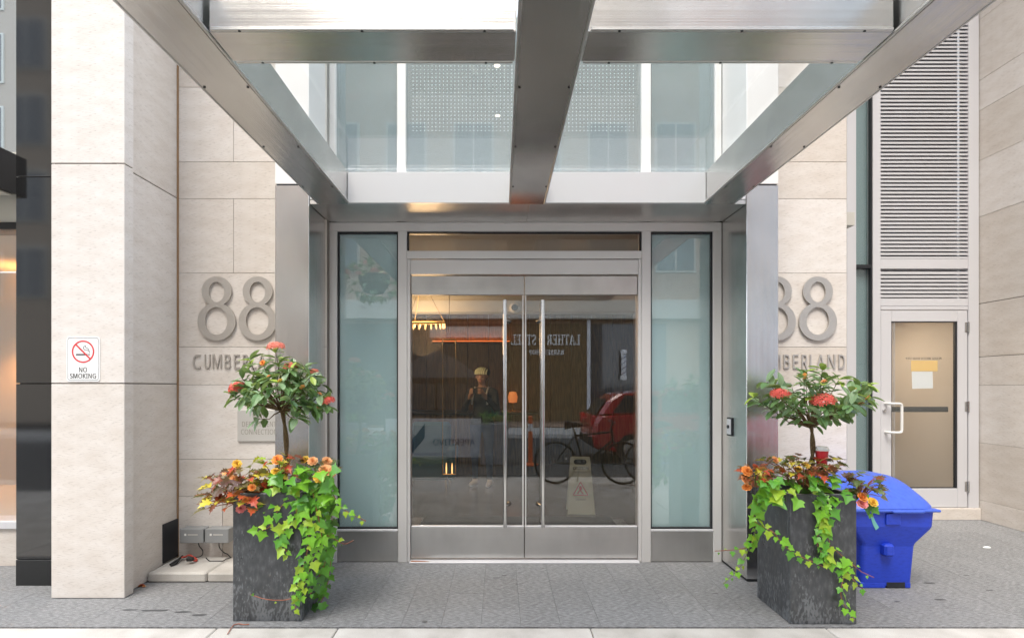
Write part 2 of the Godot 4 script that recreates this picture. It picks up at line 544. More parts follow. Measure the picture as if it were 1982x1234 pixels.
# ---------------------------------------------------------------- ground
func ground() -> void:
	var g := setting("ground")
	part(g, "sheet", bbox(Vector3(600, 0.2, 600), 0.01), M.asphalt, Vector3(0, -0.36, 0))
	# granite paving between the facade and the concrete walk
	var p := setting("granite_paving")
	blk(p, "bedding", M.granite_1, Vector3(-12, -0.2, -1.6), Vector3(6.2, -0.012, 1.172), 0.001)
	var w := 0.25
	var l := 0.52
	var cols := int(10.0 / w)
	for c in cols:
		var x0 := -4.62 + c * w
		var z := 1.17
		var first := true
		while z > -1.4:
			var len := l * (0.5 if first and c % 2 == 0 else 1.0)
			first = false
			var z1 := maxf(z - len, -1.5)
			var k := rng.randi() % 4
			blk(p, "paver", M["granite_%d" % k], Vector3(x0 + 0.0005, -0.06, z1 + 0.0005), Vector3(x0 + w - 0.0005, rng.randf_range(-0.0005, 0.0005), z - 0.0005), 0.0006)
			z = z1
	blk(p, "paver_field", M.granite_0, Vector3(-12, -0.06, -1.5), Vector3(-4.63, 0, 1.17), 0.003)
	# concrete walk of slabs to the kerb
	var s := setting("sidewalk")
	blk(s, "bedding", M.joint, Vector3(-26, -0.2, 1.178), Vector3(26, -0.014, 3.8), 0.001)
	var edges := [-26.0, -11.0, -7.5, -5.9, -4.3, -1.755, -1.005, 0.56, 2.02, 3.6, 5.1, 6.6, 9.0, 26.0]
	for i in edges.size() - 1:
		for r in [[1.18, 2.46], [2.46, 3.8]]:
			blk(s, "slab", M["concrete_%d" % (i % 2)], Vector3(edges[i] + 0.003, -0.1, r[0] + 0.003), Vector3(edges[i + 1] - 0.003, -0.002, r[1] - 0.003), 0.006)
	var k := setting("kerb")
	for i in 12:
		blk(k, "kerb_stone", M["concrete_%d" % (i % 2)], Vector3(-26 + i * 4.33 + 0.003, -0.3, 3.803), Vector3(-26 + (i + 1) * 4.33 - 0.003, 0.0, 3.98), 0.012)
	var rd := setting("road")
	blk(rd, "carriageway", M.asphalt, Vector3(-60, -0.24, 3.985), Vector3(60, -0.13, 11.6), 0.002)
	var fs := setting("far_pavement")
	blk(fs, "far_slab", M.concrete_1, Vector3(-60, -0.3, 11.61), Vector3(60, 0.0, 14.0), 0.01)

# ---------------------------------------------------------------- stone
const COURSES := [0.0, 0.576, 0.884, 1.5065, 1.822, 2.440, 3.062, 3.370, 3.994, 4.31, 4.93, 5.24]

func stone_face(parent: Node, x0: float, x1: float, z: float, joints: Dictionary) -> void:
	blk(parent, "backing", M.joint, Vector3(x0, -0.1, z - 0.25), Vector3(x1, 9.0, z - 0.006), 0.001)
	for i in COURSES.size() - 1:
		var xs: Array = [x0] + joints.get(i, []) + [x1]
		for j in xs.size() - 1:
			var k := rng.randi() % 4
			blk(parent, "stone_panel", M["limestone_%d" % k], Vector3(xs[j] + 0.0015, COURSES[i] + 0.0015, z - 0.04), Vector3(xs[j + 1] - 0.0015, COURSES[i + 1] - 0.0015, z + rng.randf_range(-0.0006, 0.0006)), 0.002)
	blk(parent, "stone_panel", M.limestone_1, Vector3(x0, COURSES[-1] + 0.002, z - 0.04), Vector3(x1, 9.0, z), 0.002)

func facade() -> void:
	var zw := 0.066
	var wl := thing("stone_wall", "beige limestone wall behind the FIRE DEPARTMENT CONNECTION plaque and grey cable boxes", "wall")
	var xv := (451.5 - 968) / 231.5
	stone_face(wl, -2.70, -1.45, zw, {6: [], 7: [xv], 5: [xv], 3: [(520 - 968) / 231.5], 1: [], 0: [(430 - 968) / 231.5], 2: [], 9: [xv]})
	blk(wl, "sealant", M.sealant, Vector3(-2.70, 0.0, zw - 0.01), Vector3(-2.688, 6.0, zw + 0.012), 0.002)
	var wr := thing("stone_wall", "beige limestone wall behind the blue bin beside the recess", "wall")
	stone_face(wr, 1.90, 2.903, zw, {})
	blk(wr, "return_wall", M.limestone_2, Vector3(2.66, -0.1, -1.40), Vector3(2.902, 9.0, zw - 0.255), 0.002)
	# pier with the smoking sign
	var p := thing("stone_pier", "pale limestone pier carrying the no smoking sign", "pier")
	var hs := [0.0, 1.5150, 3.065, 4.62, 9.0]
	blk(p, "backing", M.joint, Vector3(-3.15, -0.1, -0.2), Vector3(-2.715, 9.0, 0.735), 0.001)
	for i in 4:
		var a: float = hs[i] + 0.004
		var b: float = hs[i + 1] - 0.004
		blk(p, "front_panel", M["limestone_%d" % [1, 0, 0, 1][i]], Vector3(-3.167, a, 0.653), Vector3(-2.65, b, 0.745), 0.003)
		blk(p, "side_panel", M["limestone_%d" % [2, 1, 2, 0][i]], Vector3(-2.80, a, 0.068), Vector3(-2.70, b, 0.652), 0.003)
		blk(p, "side_panel", M["limestone_%d" % [1, 2, 0, 0][i]], Vector3(-3.166, a, 0.068), Vector3(-3.08, b, 0.652), 0.003)
	part(p, "access_plate", bbox(Vector3(0.012, 0.312, 0.19), 0.002), M.gasket, Vector3(-2.6945, 0.236, 0.166))
	# polished black pilaster
	var g := thing("granite_pilaster", "polished black granite pilaster beside the pale pier", "pilaster")
	var gh := [0.196, 1.5155, 3.066, 6.0, 9.0]
	blk(g, "backing", M.joint, Vector3(-3.63, -0.05, -0.1), Vector3(-3.19, 9.0, 0.485), 0.001)
	blk(g, "plinth", M.black_granite_honed, Vector3(-3.636, 0.0, 0.40), Vector3(-3.175, 0.194, 0.512), 0.002)
	for i in 4:
		blk(g, "granite_panel", M.black_granite, Vector3(-3.636, gh[i] + 0.003, 0.40), Vector3(-3.175, gh[i + 1] - 0.003, 0.51), 0.002)
	# concrete step in the corner
	var s := thing("concrete_step", "low worn concrete step in the corner beside the limestone pier", "step")
	blk(s, "block", M.concrete_1, Vector3(-2.69, 0.0, 0.075), Vector3(-2.24, 0.076, 0.452), 0.012)
	blk(s, "block", M.concrete_1, Vector3(-2.236, 0.0, 0.075), Vector3(-1.74, 0.074, 0.450), 0.012)
	# long return wall beside the recess, joints dead level
	var rw := thing("side_wall", "long limestone return wall beside the louvred service door", "wall")
	blk(rw, "backing", M.joint, Vector3(5.39, -0.1, -1.9), Vector3(5.75, 9.0, 3.2), 0.001)
	var c := [0.0, 0.22, 0.86, 1.505, 1.82, 2.42, 3.39, 4.02, 4.58, 4.92, 5.6, 9.0]
	for i in c.size() - 1:
		var gap: float = 0.0015 if i != 4 else 0.005
		var z := -1.9
		for len in [1.55, 1.55, 2.0]:
			var k := rng.randi() % 3
			var top: float = c[i + 1] - (0.007 if i == 4 else 0.0015)
			blk(rw, "stone_panel", M["limestone_%d" % k], Vector3(5.38 + rng.randf_range(0, 0.0008), c[i] + gap, z + 0.001), Vector3(5.42, top, z + len - 0.001), 0.002)
			z += len
	blk(rw, "return_end", M.limestone_0, Vector3(5.43, 0.0, 3.2), Vector3(5.75, 9.0, 3.26), 0.003)

# ---------------------------------------------------------------- steel portal, frame, doors
func portal_and_doors() -> void:
	var p := thing("steel_portal", "brushed stainless steel portal framing the double entrance doors", "portal")
	for s in [[-1.723, -1.463], [1.886, 2.13]]:
		blk(p, "jamb", M.steel_v, Vector3(s[0], 0.02, 0.003), Vector3(s[1], 3.032, 0.436), 0.003)
		blk(p, "jamb_foot", M.gasket, Vector3(s[0] + 0.006, 0.0, 0.003), Vector3(s[1] - 0.006, 0.02, 0.430), 0.001)
		blk(p, "upper_panel", M.white_panel, Vector3(s[0], 3.042, 0.003), Vector3(s[1], 9.0, 0.436), 0.003)
		blk(p, "shadow_gap", M.gasket, Vector3(s[0] + 0.01, 3.032, 0.003), Vector3(s[1] - 0.01, 3.042, 0.43), 0.001)
	# soffit in two sheets and the face above it
	blk(p, "soffit", M.steel_dull_h, Vector3(-1.457, 2.889, 0.012), Vector3(0.221, 2.92, 0.434), 0.001)
	blk(p, "soffit", M.steel_dull_h, Vector3(0.224, 2.889, 0.012), Vector3(1.880, 2.92, 0.434), 0.001)
	blk(p, "header_face", M.steel_sky_pale, Vector3(-1.158, 2.886, 0.437), Vector3(0.074, 3.12, 0.47), 0.002)
	blk(p, "header_face", M.steel_sky_pale, Vector3(0.336, 2.886, 0.437), Vector3(1.561, 3.12, 0.47), 0.002)
	blk(p, "header_top", M.aluminium_pale, Vector3(-1.457, 2.925, 0.012), Vector3(1.880, 3.118, 0.434), 0.002)
	# aluminium frame
	var f := thing("entrance_glazing", "grey aluminium glazing with teal sidelights around the double doors", "glazing")
	var zf := 0.0
	var zb := -0.12
	blk(f, "top_rail", M.aluminium, Vector3(-1.456, 2.812, zb), Vector3(1.883, 2.886, zf), 0.002)
	for s in [[-1.456, -1.388], [-0.868, -0.794], [1.206, 1.281], [1.812, 1.883]]:
		blk(f, "post", M.aluminium, Vector3(s[0], 0.0, zb), Vector3(s[1], 2.811, zf - 0.001), 0.002)
	blk(f, "transom_bar", M.aluminium, Vector3(-0.793, 2.579, zb), Vector3(1.205, 2.645, zf - 0.003), 0.002)
	for s in [[-0.793, -0.768], [1.180, 1.205]]:
		blk(f, "door_post", M.aluminium, Vector3(s[0], 0.0, zb), Vector3(s[1], 2.578, zf - 0.015), 0.002)
	blk(f, "door_closer_box", M.aluminium, Vector3(-0.766, 2.449, -0.10), Vector3(1.178, 2.572, -0.012), 0.003)
	blk(f, "threshold", M.aluminium_pale, Vector3(-0.767, 0.0, -0.12), Vector3(1.179, 0.012, 0.03), 0.002)
	for s in [[-1.387, -0.869], [1.282, 1.811]]:
		blk(f, "kick_panel", M.steel_dull_v, Vector3(s[0], 0.005, -0.1), Vector3(s[1], 0.262, -0.006), 0.002)
		blk(f, "sill_strip", M.aluminium_pale, Vector3(s[0], 0.263, -0.1), Vector3(s[1], 0.279, 0.002), 0.002)
		for g in [[s[0], 0.280, s[0] + 0.012, 2.811], [s[1] - 0.012, 0.280, s[1], 2.811], [s[0] + 0.013, 0.280, s[1] - 0.013, 0.292], [s[0] + 0.013, 2.795, s[1] - 0.013, 2.811]]:
			blk(f, "gasket", M.gasket, Vector3(g[0], g[1], -0.05), Vector3(g[2], g[3], -0.018), 0.001)
		blk(f, "sidelight_pane", M.glass_clear, Vector3(s[0] + 0.006, 0.287, -0.030), Vector3(s[1] - 0.006, 2.803, -0.024), 0.0005)
		blk(f, "sidelight_inner_pane", M.glass_clear, Vector3(s[0] + 0.006, 0.287, -0.044), Vector3(s[1] - 0.006, 2.803, -0.038), 0.0005)
		blk(f, "sidelight_backing", M.back_painted_teal, Vector3(s[0] + 0.001, 0.281, -0.08), Vector3(s[1] - 0.001, 2.810, -0.052), 0.001)
	for g in [[-0.793, 2.646, -0.781, 2.811], [1.193, 2.646, 1.205, 2.811], [-0.780, 2.799, 1.192, 2.811]]:
		blk(f, "gasket", M.gasket, Vector3(g[0], g[1], -0.05), Vector3(g[2], g[3], -0.018), 0.001)
	blk(f, "transom_pane", M.glass_door, Vector3(-0.787, 2.646, -0.036), Vector3(1.199, 2.804, -0.026), 0.0005)
	part(f, "rust_stain", prism(PackedVector2Array([Vector2(-0.76, 0.0), Vector2(-0.60, 0.0), Vector2(-0.64, 0.012), Vector2(-0.70, 0.017), Vector2(-0.75, 0.022)]), 0.002), M.rust, Vector3(0, 0.013, 0.02), Basis(Vector3.RIGHT, -PI / 2))
	# two glass doors
	for s in [[-0.762, 0.2045, 0.041, 1, "glass entrance door with left pull bar, hung on the post beside the topiary with the high coral bloom"], [0.2105, 1.176, 0.362, -1, ""]]:
		var lbl := "glass entrance door hung on the post beside the caution sign" if s[3] == -1 else "glass entrance door hung on the post with the rust stain"
		var d := thing("glass_door", lbl, "door", Vector3((s[0] + s[1]) / 2, 0.0, -0.055), "double entrance doors")
		var h: float = (s[1] - s[0]) / 2
		blk(d, "top_rail", M.steel_dull_h, Vector3(-h, 2.277, -0.022), Vector3(h, 2.438, 0.022), 0.003)
		blk(d, "bottom_rail", M.steel_dull_h, Vector3(-h, 0.024, -0.022), Vector3(h, 0.288, 0.022), 0.003)
		blk(d, "rail_cap", M.aluminium_pale, Vector3(-h, 0.289, -0.02), Vector3(h, 0.300, 0.024), 0.002)
		blk(d, "pane", M.glass_door, Vector3(-h + 0.002, 0.301, 0.004), Vector3(h - 0.002, 2.2765, 0.010), 0.0005)
		blk(d, "inner_pane", M.glass_door, Vector3(-h + 0.002, 0.301, -0.012), Vector3(h - 0.002, 2.2765, -0.006), 0.0005)
		var sg: float = s[3]
		blk(d, "edge_strip", M.aluminium, Vector3(sg * (h - 0.008) - 0.006, 0.3015, -0.016), Vector3(sg * (h - 0.008) + 0.006, 2.276, 0.014), 0.002)
		var hx: float = s[2] - (s[0] + s[1]) / 2
		for zz in [0.085, -0.085]:
			var pull := part(d, "pull_bar", tube([Vector3(0, 0.307, 0), Vector3(0, 2.222, 0)], 0.0155, 14), M.steel_polished, Vector3(hx, 0, zz))
			for y in [0.487, 2.053]:
				var br := part(pull, "bracket", tube([Vector3(0, y, 0), Vector3(sg * 0.022, y, -signf(zz) * 0.03), Vector3(sg * 0.035, y, -signf(zz) * 0.068), Vector3(sg * 0.035, y, -signf(zz) * 0.079)], [0.009, 0.010, 0.013, 0.022], 12), M.steel_polished)
				br.name = "bracket"
	# key switch plate on the steel reveal
	var k := thing("switch_plate", "small steel key switch plate with black border on the steel jamb", "switch", Vector3(1.886, 1.165, 0.16))
	blk(k, "back_plate", M.gasket, Vector3(-0.012, -0.075, -0.045), Vector3(0.0, 0.075, 0.045), 0.004)
	blk(k, "face_plate", M.aluminium_pale, Vector3(-0.016, -0.062, -0.034), Vector3(-0.0121, 0.062, 0.034), 0.002)
	part(k, "key_switch", tube([Vector3(-0.0161, 0.0, 0), Vector3(-0.026, 0.0, 0)], 0.014, 14), M.gasket)

# ---------------------------------------------------------------- canopy
func canopy() -> void:
	var c := thing("entrance_canopy", "brushed steel canopy with glass roof panels over the entrance", "canopy")
	var y0 := 2.886
	var y1 := 3.128
	var zs := 0.437
	var ze := 3.95
	for s in [["side_beam", -1.386, -1.160], ["centre_beam", 0.078, 0.332], ["side_beam", 1.563, 1.778]]:
		var b := blk(c, s[0], M.steel_v, Vector3(s[1], y0, zs), Vector3(s[2], y1, ze), 0.003)
		var cz := (zs + ze) / 2
		var hw: float = (s[2] - s[1]) / 2
		for sd in [-1, 1]:
			part(b, "lip", bbox(Vector3(0.012, 0.012, ze - zs - 0.01), 0.002), M.steel_dull_v, Vector3(sd * (hw + 0.0065), -0.115, 0))
			for i in 6:
				part(b, "screw", tube([Vector3(0, 0.004, 0), Vector3(0, -0.0035, 0)], 0.006, 8), M.screw, Vector3(sd * (hw - 0.012), -0.121, -cz + zs + 0.35 + i * 0.6))
	var bays := [[-1.145, 0.063], [0.347, 1.548]]
	for z in [[2.172, 2.357], [3.75, 3.94]]:
		for b in bays:
			var cb := blk(c, "cross_beam", M.steel_h, Vector3(b[0], y0 + 0.003, z[0]), Vector3(b[1], y1 - 0.004, z[1]), 0.003)
			for sd in [-1, 1]:
				part(cb, "lip", bbox(Vector3(b[1] - b[0] - 0.02, 0.012, 0.014), 0.002), M.steel_dull_h, Vector3(0, -0.113, sd * (z[1] - z[0] + 0.0142) / 2))
				for i in 3:
					part(cb, "screw", tube([Vector3(0, 0.004, 0), Vector3(0, -0.003, 0)], 0.0055, 8), M.screw, Vector3((i - 1) * 0.48, -0.1185, sd * (z[1] - z[0] + 0.014) / 2))
	# white angle on the beam sides that carries the glass
	for b in bays:
		for z in [[0.472, 2.171], [2.358, 3.749]]:
			blk(c, "glass_panel", M.glass_canopy, Vector3(b[0] - 0.05, 3.131, z[0] - 0.02), Vector3(b[1] + 0.05, 3.143, z[1] + 0.02), 0.0005)

# ---------------------------------------------------------------- glazing above the canopy
func upper_glazing() -> void:
	var u := thing("curtain_wall", "upper curtain wall with white mullions above the canopy", "window wall")
	for s in [[-1.456, -1.40], [-0.877, -0.803], [1.202, 1.281], [1.83, 1.883]]:
		blk(u, "mullion", M.white_panel, Vector3(s[0], 2.90, -0.12), Vector3(s[1], 8.99, 0.0), 0.003)
	for y in [[2.89, 2.90 + 0.27], [5.6, 5.68]]:
		for s in [[-1.399, -0.878], [-0.802, 1.201], [1.282, 1.829]]:
			blk(u, "transom", M.white_panel, Vector3(s[0], y[0], -0.12), Vector3(s[1], y[1], -0.002), 0.003)
	for s in [[-1.399, -0.878], [-0.802, 1.201], [1.282, 1.829]]:
		blk(u, "pane", M.glass_coated, Vector3(s[0], 3.171, -0.045), Vector3(s[1], 5.599, -0.033), 0.0005)
		blk(u, "pane", M.glass_coated, Vector3(s[0], 5.681, -0.045), Vector3(s[1], 8.99, -0.033), 0.0005)
	# printed dots on the big pane
	var mm := MultiMesh.new()
	mm.transform_format = MultiMesh.TRANSFORM_3D
	var disc := CylinderMesh.new()
	disc.top_radius = 0.0045
	disc.bottom_radius = 0.0045
	disc.height = 0.001
	disc.radial_segments = 8
	disc.rings = 1
	mm.mesh = disc
	var cols := 59
	var rows := 44
	mm.instance_count = cols * rows
	var b := Basis(Vector3.RIGHT, PI / 2)
	var i := 0
	for r in rows:
		for c in cols:
			mm.set_instance_transform(i, Transform3D(b, Vector3(-0.745 + c * 0.0325, 3.68 + r * 0.0325, -0.0322)))
			i += 1
	var d := MultiMeshInstance3D.new()
	d.name = "frit_dots"
	d.multimesh = mm
	d.material_override = M.frit
	d.set_meta("kind", "stuff")
	u.add_child(d, true)
	# the room behind: floor, ceiling, walls
	var r := setting("upper_room")
	blk(r, "upper_floor", M.plaster, Vector3(-2.6, 3.02, -5.2), Vector3(2.6, 3.10, -0.125), 0.002)
	blk(r, "upper_ceiling", M.plaster, Vector3(-2.6, 4.62, -5.2), Vector3(2.6, 4.72, -0.13), 0.002)
	blk(r, "upper_back_wall", M.plaster, Vector3(-2.6, 3.101, -5.2), Vector3(2.6, 4.619, -5.1), 0.002)
	blk(r, "upper_side_wall", M.plaster, Vector3(-2.6, 3.101, -5.09), Vector3(-2.5, 4.619, -0.13), 0.002)
	blk(r, "upper_side_wall", M.plaster, Vector3(2.5, 3.101, -5.09), Vector3(2.6, 4.619, -0.13), 0.002)
	blk(r, "roof_slab", M.plaster, Vector3(-3.2, 9.0, -5.2), Vector3(5.7, 9.1, 0.4), 0.002)
	for z in [-0.65, -1.58]:
		var l := thing("downlight", "round recessed ceiling downlight close behind the upper glass" if z > -1.0 else "round recessed ceiling downlight deeper inside the upper room", "light", Vector3(-0.03, 4.62, z), "ceiling downlights")
		part(l, "trim", lathe([[0.03, 0.0], [0.048, 0.0], [0.048, -0.006], [0.03, -0.004]], 20), M.white_plastic)
		part(l, "lamp_lens", lathe([[0.0, -0.003], [0.03, -0.003], [0.03, 0.0]], 20), M.glow_white)
		var o := SpotLight3D.new()
		o.name = "lamp"
		o.position = Vector3(0, -0.02, 0)
		o.rotation.x = -PI / 2
		o.spot_angle = 50
		o.spot_range = 8
		o.light_energy = 0.1
		o.light_size = 0.03
		o.light_color = Color(1, 0.92, 0.8)
		o.shadow_enabled = true
		l.add_child(o, true)

# ---------------------------------------------------------------- louvres and service door
func service_recess() -> void:
	var z := -1.404
	var w := thing("louvre_screen", "tall grey metal louvre screen above the service door", "louvre")
	for s in [[3.89, 3.995], [4.182, 4.270], [5.255, 5.372]]:
		blk(w, "post", M.aluminium_pale, Vector3(s[0], 0.13, z - 0.12), Vector3(s[1], 8.99, z), 0.003)
	blk(w, "post", M.aluminium_pale, Vector3(2.905, 0.13, z - 0.12), Vector3(3.0, 8.99, z), 0.003)
	for y in [[2.395, 2.478], [2.812, 2.918], [5.98, 6.05]]:
		blk(w, "rail", M.aluminium_pale, Vector3(4.271, y[0], z - 0.11), Vector3(5.254, y[1], z - 0.004), 0.003)
	for s in [[3.001, 3.889], [3.996, 4.181]]:
		blk(w, "rail", M.gasket, Vector3(s[0], 2.82, z - 0.1), Vector3(s[1], 2.86, z - 0.012), 0.002)
		blk(w, "pane", M.glass_clear, Vector3(s[0], 0.13, z - 0.06), Vector3(s[1], 2.819, z - 0.05), 0.0005)
		blk(w, "pane", M.glass_clear, Vector3(s[0], 2.861, z - 0.06), Vector3(s[1], 8.9, z - 0.05), 0.0005)
		blk(w, "pane_backing", M.spandrel_teal, Vector3(s[0], 0.13, z - 0.11), Vector3(s[1], 8.9, z - 0.09), 0.0005)
	blk(w, "gasket", M.gasket, Vector3(4.165, 0.13, z - 0.05), Vector3(4.181, 8.9, z - 0.01), 0.001)
	blk(w, "plenum", M.facade_grey, Vector3(4.271, 2.40, z - 0.25), Vector3(5.254, 8.9, z - 0.14), 0.001)
	# slats: a tilted blade each
	var poly := PackedVector2Array([Vector2(-0.05, 0.022), Vector2(-0.048, 0.0245), Vector2(0.0, 0.001), Vector2(0.0, -0.020), Vector2(-0.003, -0.020), Vector2(-0.003, -0.001)])
	var blade := prism(poly, 0.981)
	var turn := Basis(Vector3.UP, PI / 2)
	# outline x runs to the street, so swing it onto z
	var bas := Basis(Vector3(0, 0, 1), Vector3(0, 1, 0), Vector3(-1, 0, 0))
	var y := 2.512
	var pitch := 0.0430
	while y < 5.96:
		if y < 2.80 or y > 2.935:
			part(w, "slat", blade, M.aluminium_pale, Vector3(5.253, y, z - 0.006), bas)
		y += pitch
	blk(w, "upper_cladding", M.aluminium_pale, Vector3(4.271, 6.051, z - 0.11), Vector3(5.254, 8.9, z - 0.02), 0.003)
	var st := thing("stone_sill", "limestone sill step under the grey service door", "step")
	blk(st, "sill", M.limestone_2, Vector3(2.905, 0.0, -1.75), Vector3(5.378, 0.128, z + 0.02), 0.004)
	# door
	var d := thing("service_door", "grey metal service door with a glass panel and pale pull handle", "door", Vector3(4.275, 0.135, z))
	blk(d, "head_frame", M.aluminium_pale, Vector3(0.0, 2.215, -0.09), Vector3(0.975, 2.256, -0.002), 0.002)
	blk(d, "stile", M.aluminium_pale, Vector3(0.0, 0.0, -0.055), Vector3(0.118, 2.208, -0.005), 0.003)
	blk(d, "stile", M.aluminium_pale, Vector3(0.862, 0.0, -0.055), Vector3(0.970, 2.208, -0.005), 0.003)
	blk(d, "top_rail", M.aluminium_pale, Vector3(0.1185, 2.085, -0.055), Vector3(0.8615, 2.208, -0.006), 0.003)
	blk(d, "bottom_rail", M.aluminium_pale, Vector3(0.1185, 0.0, -0.055), Vector3(0.8615, 0.212, -0.006), 0.003)
	for g in [[0.119, 0.213, 0.127, 2.084], [0.840, 0.213, 0.861, 2.084], [0.128, 0.213, 0.839, 0.222], [0.128, 2.075, 0.839, 2.084]]:
		blk(d, "gasket", M.gasket, Vector3(g[0], g[1], -0.04), Vector3(g[2], g[3], -0.012), 0.001)
	blk(d, "pane", M.glass_clear, Vector3(0.123, 0.217, -0.033), Vector3(0.850, 2.080, -0.027), 0.0005)
	blk(d, "push_bar", M.black_steel, Vector3(0.12, 1.065, -0.13), Vector3(0.83, 1.125, -0.085), 0.006)
	var hp := []
	for k in [[0.0, 0.0], [0.0, 0.07], [0.0, 0.085]]:
		hp.append(Vector3(0.085, 0.86, k[1]))
	part(d, "pull_handle", tube([Vector3(0.05, 0.845, -0.005), Vector3(0.05, 0.845, 0.05), Vector3(0.065, 0.845, 0.065), Vector3(0.15, 0.845, 0.068), Vector3(0.172, 0.852, 0.068), Vector3(0.178, 0.875, 0.068), Vector3(0.178, 1.135, 0.068), Vector3(0.172, 1.158, 0.068), Vector3(0.15, 1.165, 0.068), Vector3(0.065, 1.165, 0.065), Vector3(0.05, 1.165, 0.05), Vector3(0.05, 1.165, -0.005)], 0.014, 12), M.white_plastic)
	part(d, "lock", tube([Vector3(0.035, 1.085, -0.006), Vector3(0.035, 1.085, 0.012)], 0.018, 14), M.chrome)
	for yy in [0.235, 1.13, 2.02]:
		var hg := part(d, "hinge", tube([Vector3(0.9745, yy - 0.06, 0.004), Vector3(0.9745, yy + 0.06, 0.004)], 0.011, 10), M.chrome)
		part(hg, "hinge_leaf", bbox(Vector3(0.03, 0.11, 0.004), 0.001), M.chrome, Vector3(0.955, yy, -0.002))
	# notices on the far side of the glass
	var no := thing("door_notice", "yellow and white paper notices taped inside the service door glass", "notice", px(1788, 725, z - 0.04))
	part(no, "yellow_sheet", bbox(Vector3(0.30, 0.121, 0.002), 0.0005), M.paper_yellow, Vector3(0.01, 0.10, 0))
	part(no, "white_sheet", bbox(Vector3(0.235, 0.20, 0.002), 0.0005), M.paper, Vector3(-0.01, -0.055, -0.0025), Basis(Vector3.BACK, 0.03))
	var tm := text_mesh("PLEASE WATCH YOUR STEP", 0.024, 0.002)
	var ln := part(no, "lettering", tm, M.sign_black, Vector3(0.0, 0.183, 0.001), Basis(Vector3.UP, PI))
	# passage behind it
	var r := setting("service_passage")
	blk(r, "passage_back_wall", M.limestone_3, Vector3(4.0, 0.0, -2.75), Vector3(5.7, 2.5, -2.65), 0.002)
	blk(r, "passage_side_wall", M.plaster_warm, Vector3(5.372, 0.0, -2.64), Vector3(5.378, 2.395, -1.53), 0.001)
	blk(r, "passage_side_wall", M.plaster_warm, Vector3(4.19, 0.0, -2.64), Vector3(4.26, 2.395, -1.71), 0.002)
	blk(r, "passage_ceiling", M.plaster_warm, Vector3(4.19, 2.40, -2.64), Vector3(5.37, 2.46, -1.67), 0.002)
	blk(r, "passage_floor", M.lobby_floor, Vector3(4.0, 0.05, -2.64), Vector3(5.37, 0.12, -1.755), 0.002)
	var pl := thing("ceiling_lamp", "warm square ceiling lamp inside the passage behind the service door", "lamp", Vector3(4.55, 2.399, -2.25))
	blk(pl, "lamp_body", M.white_plastic, Vector3(-0.13, -0.03, -0.13), Vector3(0.13, 0.0, 0.13), 0.004)
	blk(pl, "lamp_diffuser", M.glow_warm, Vector3(-0.11, -0.036, -0.11), Vector3(0.11, -0.0305, 0.11), 0.001)
	var al := AreaLight3D.new()
	al.name = "lamp"
	al.area_size = Vector2(0.22, 0.22)
	al.light_energy = 0.22
	al.light_color = Color(1.0, 0.94, 0.85)
	al.position = Vector3(0, -0.045, 0)
	al.rotation.x = -PI / 2
	al.shadow_enabled = true
	pl.add_child(al, true)

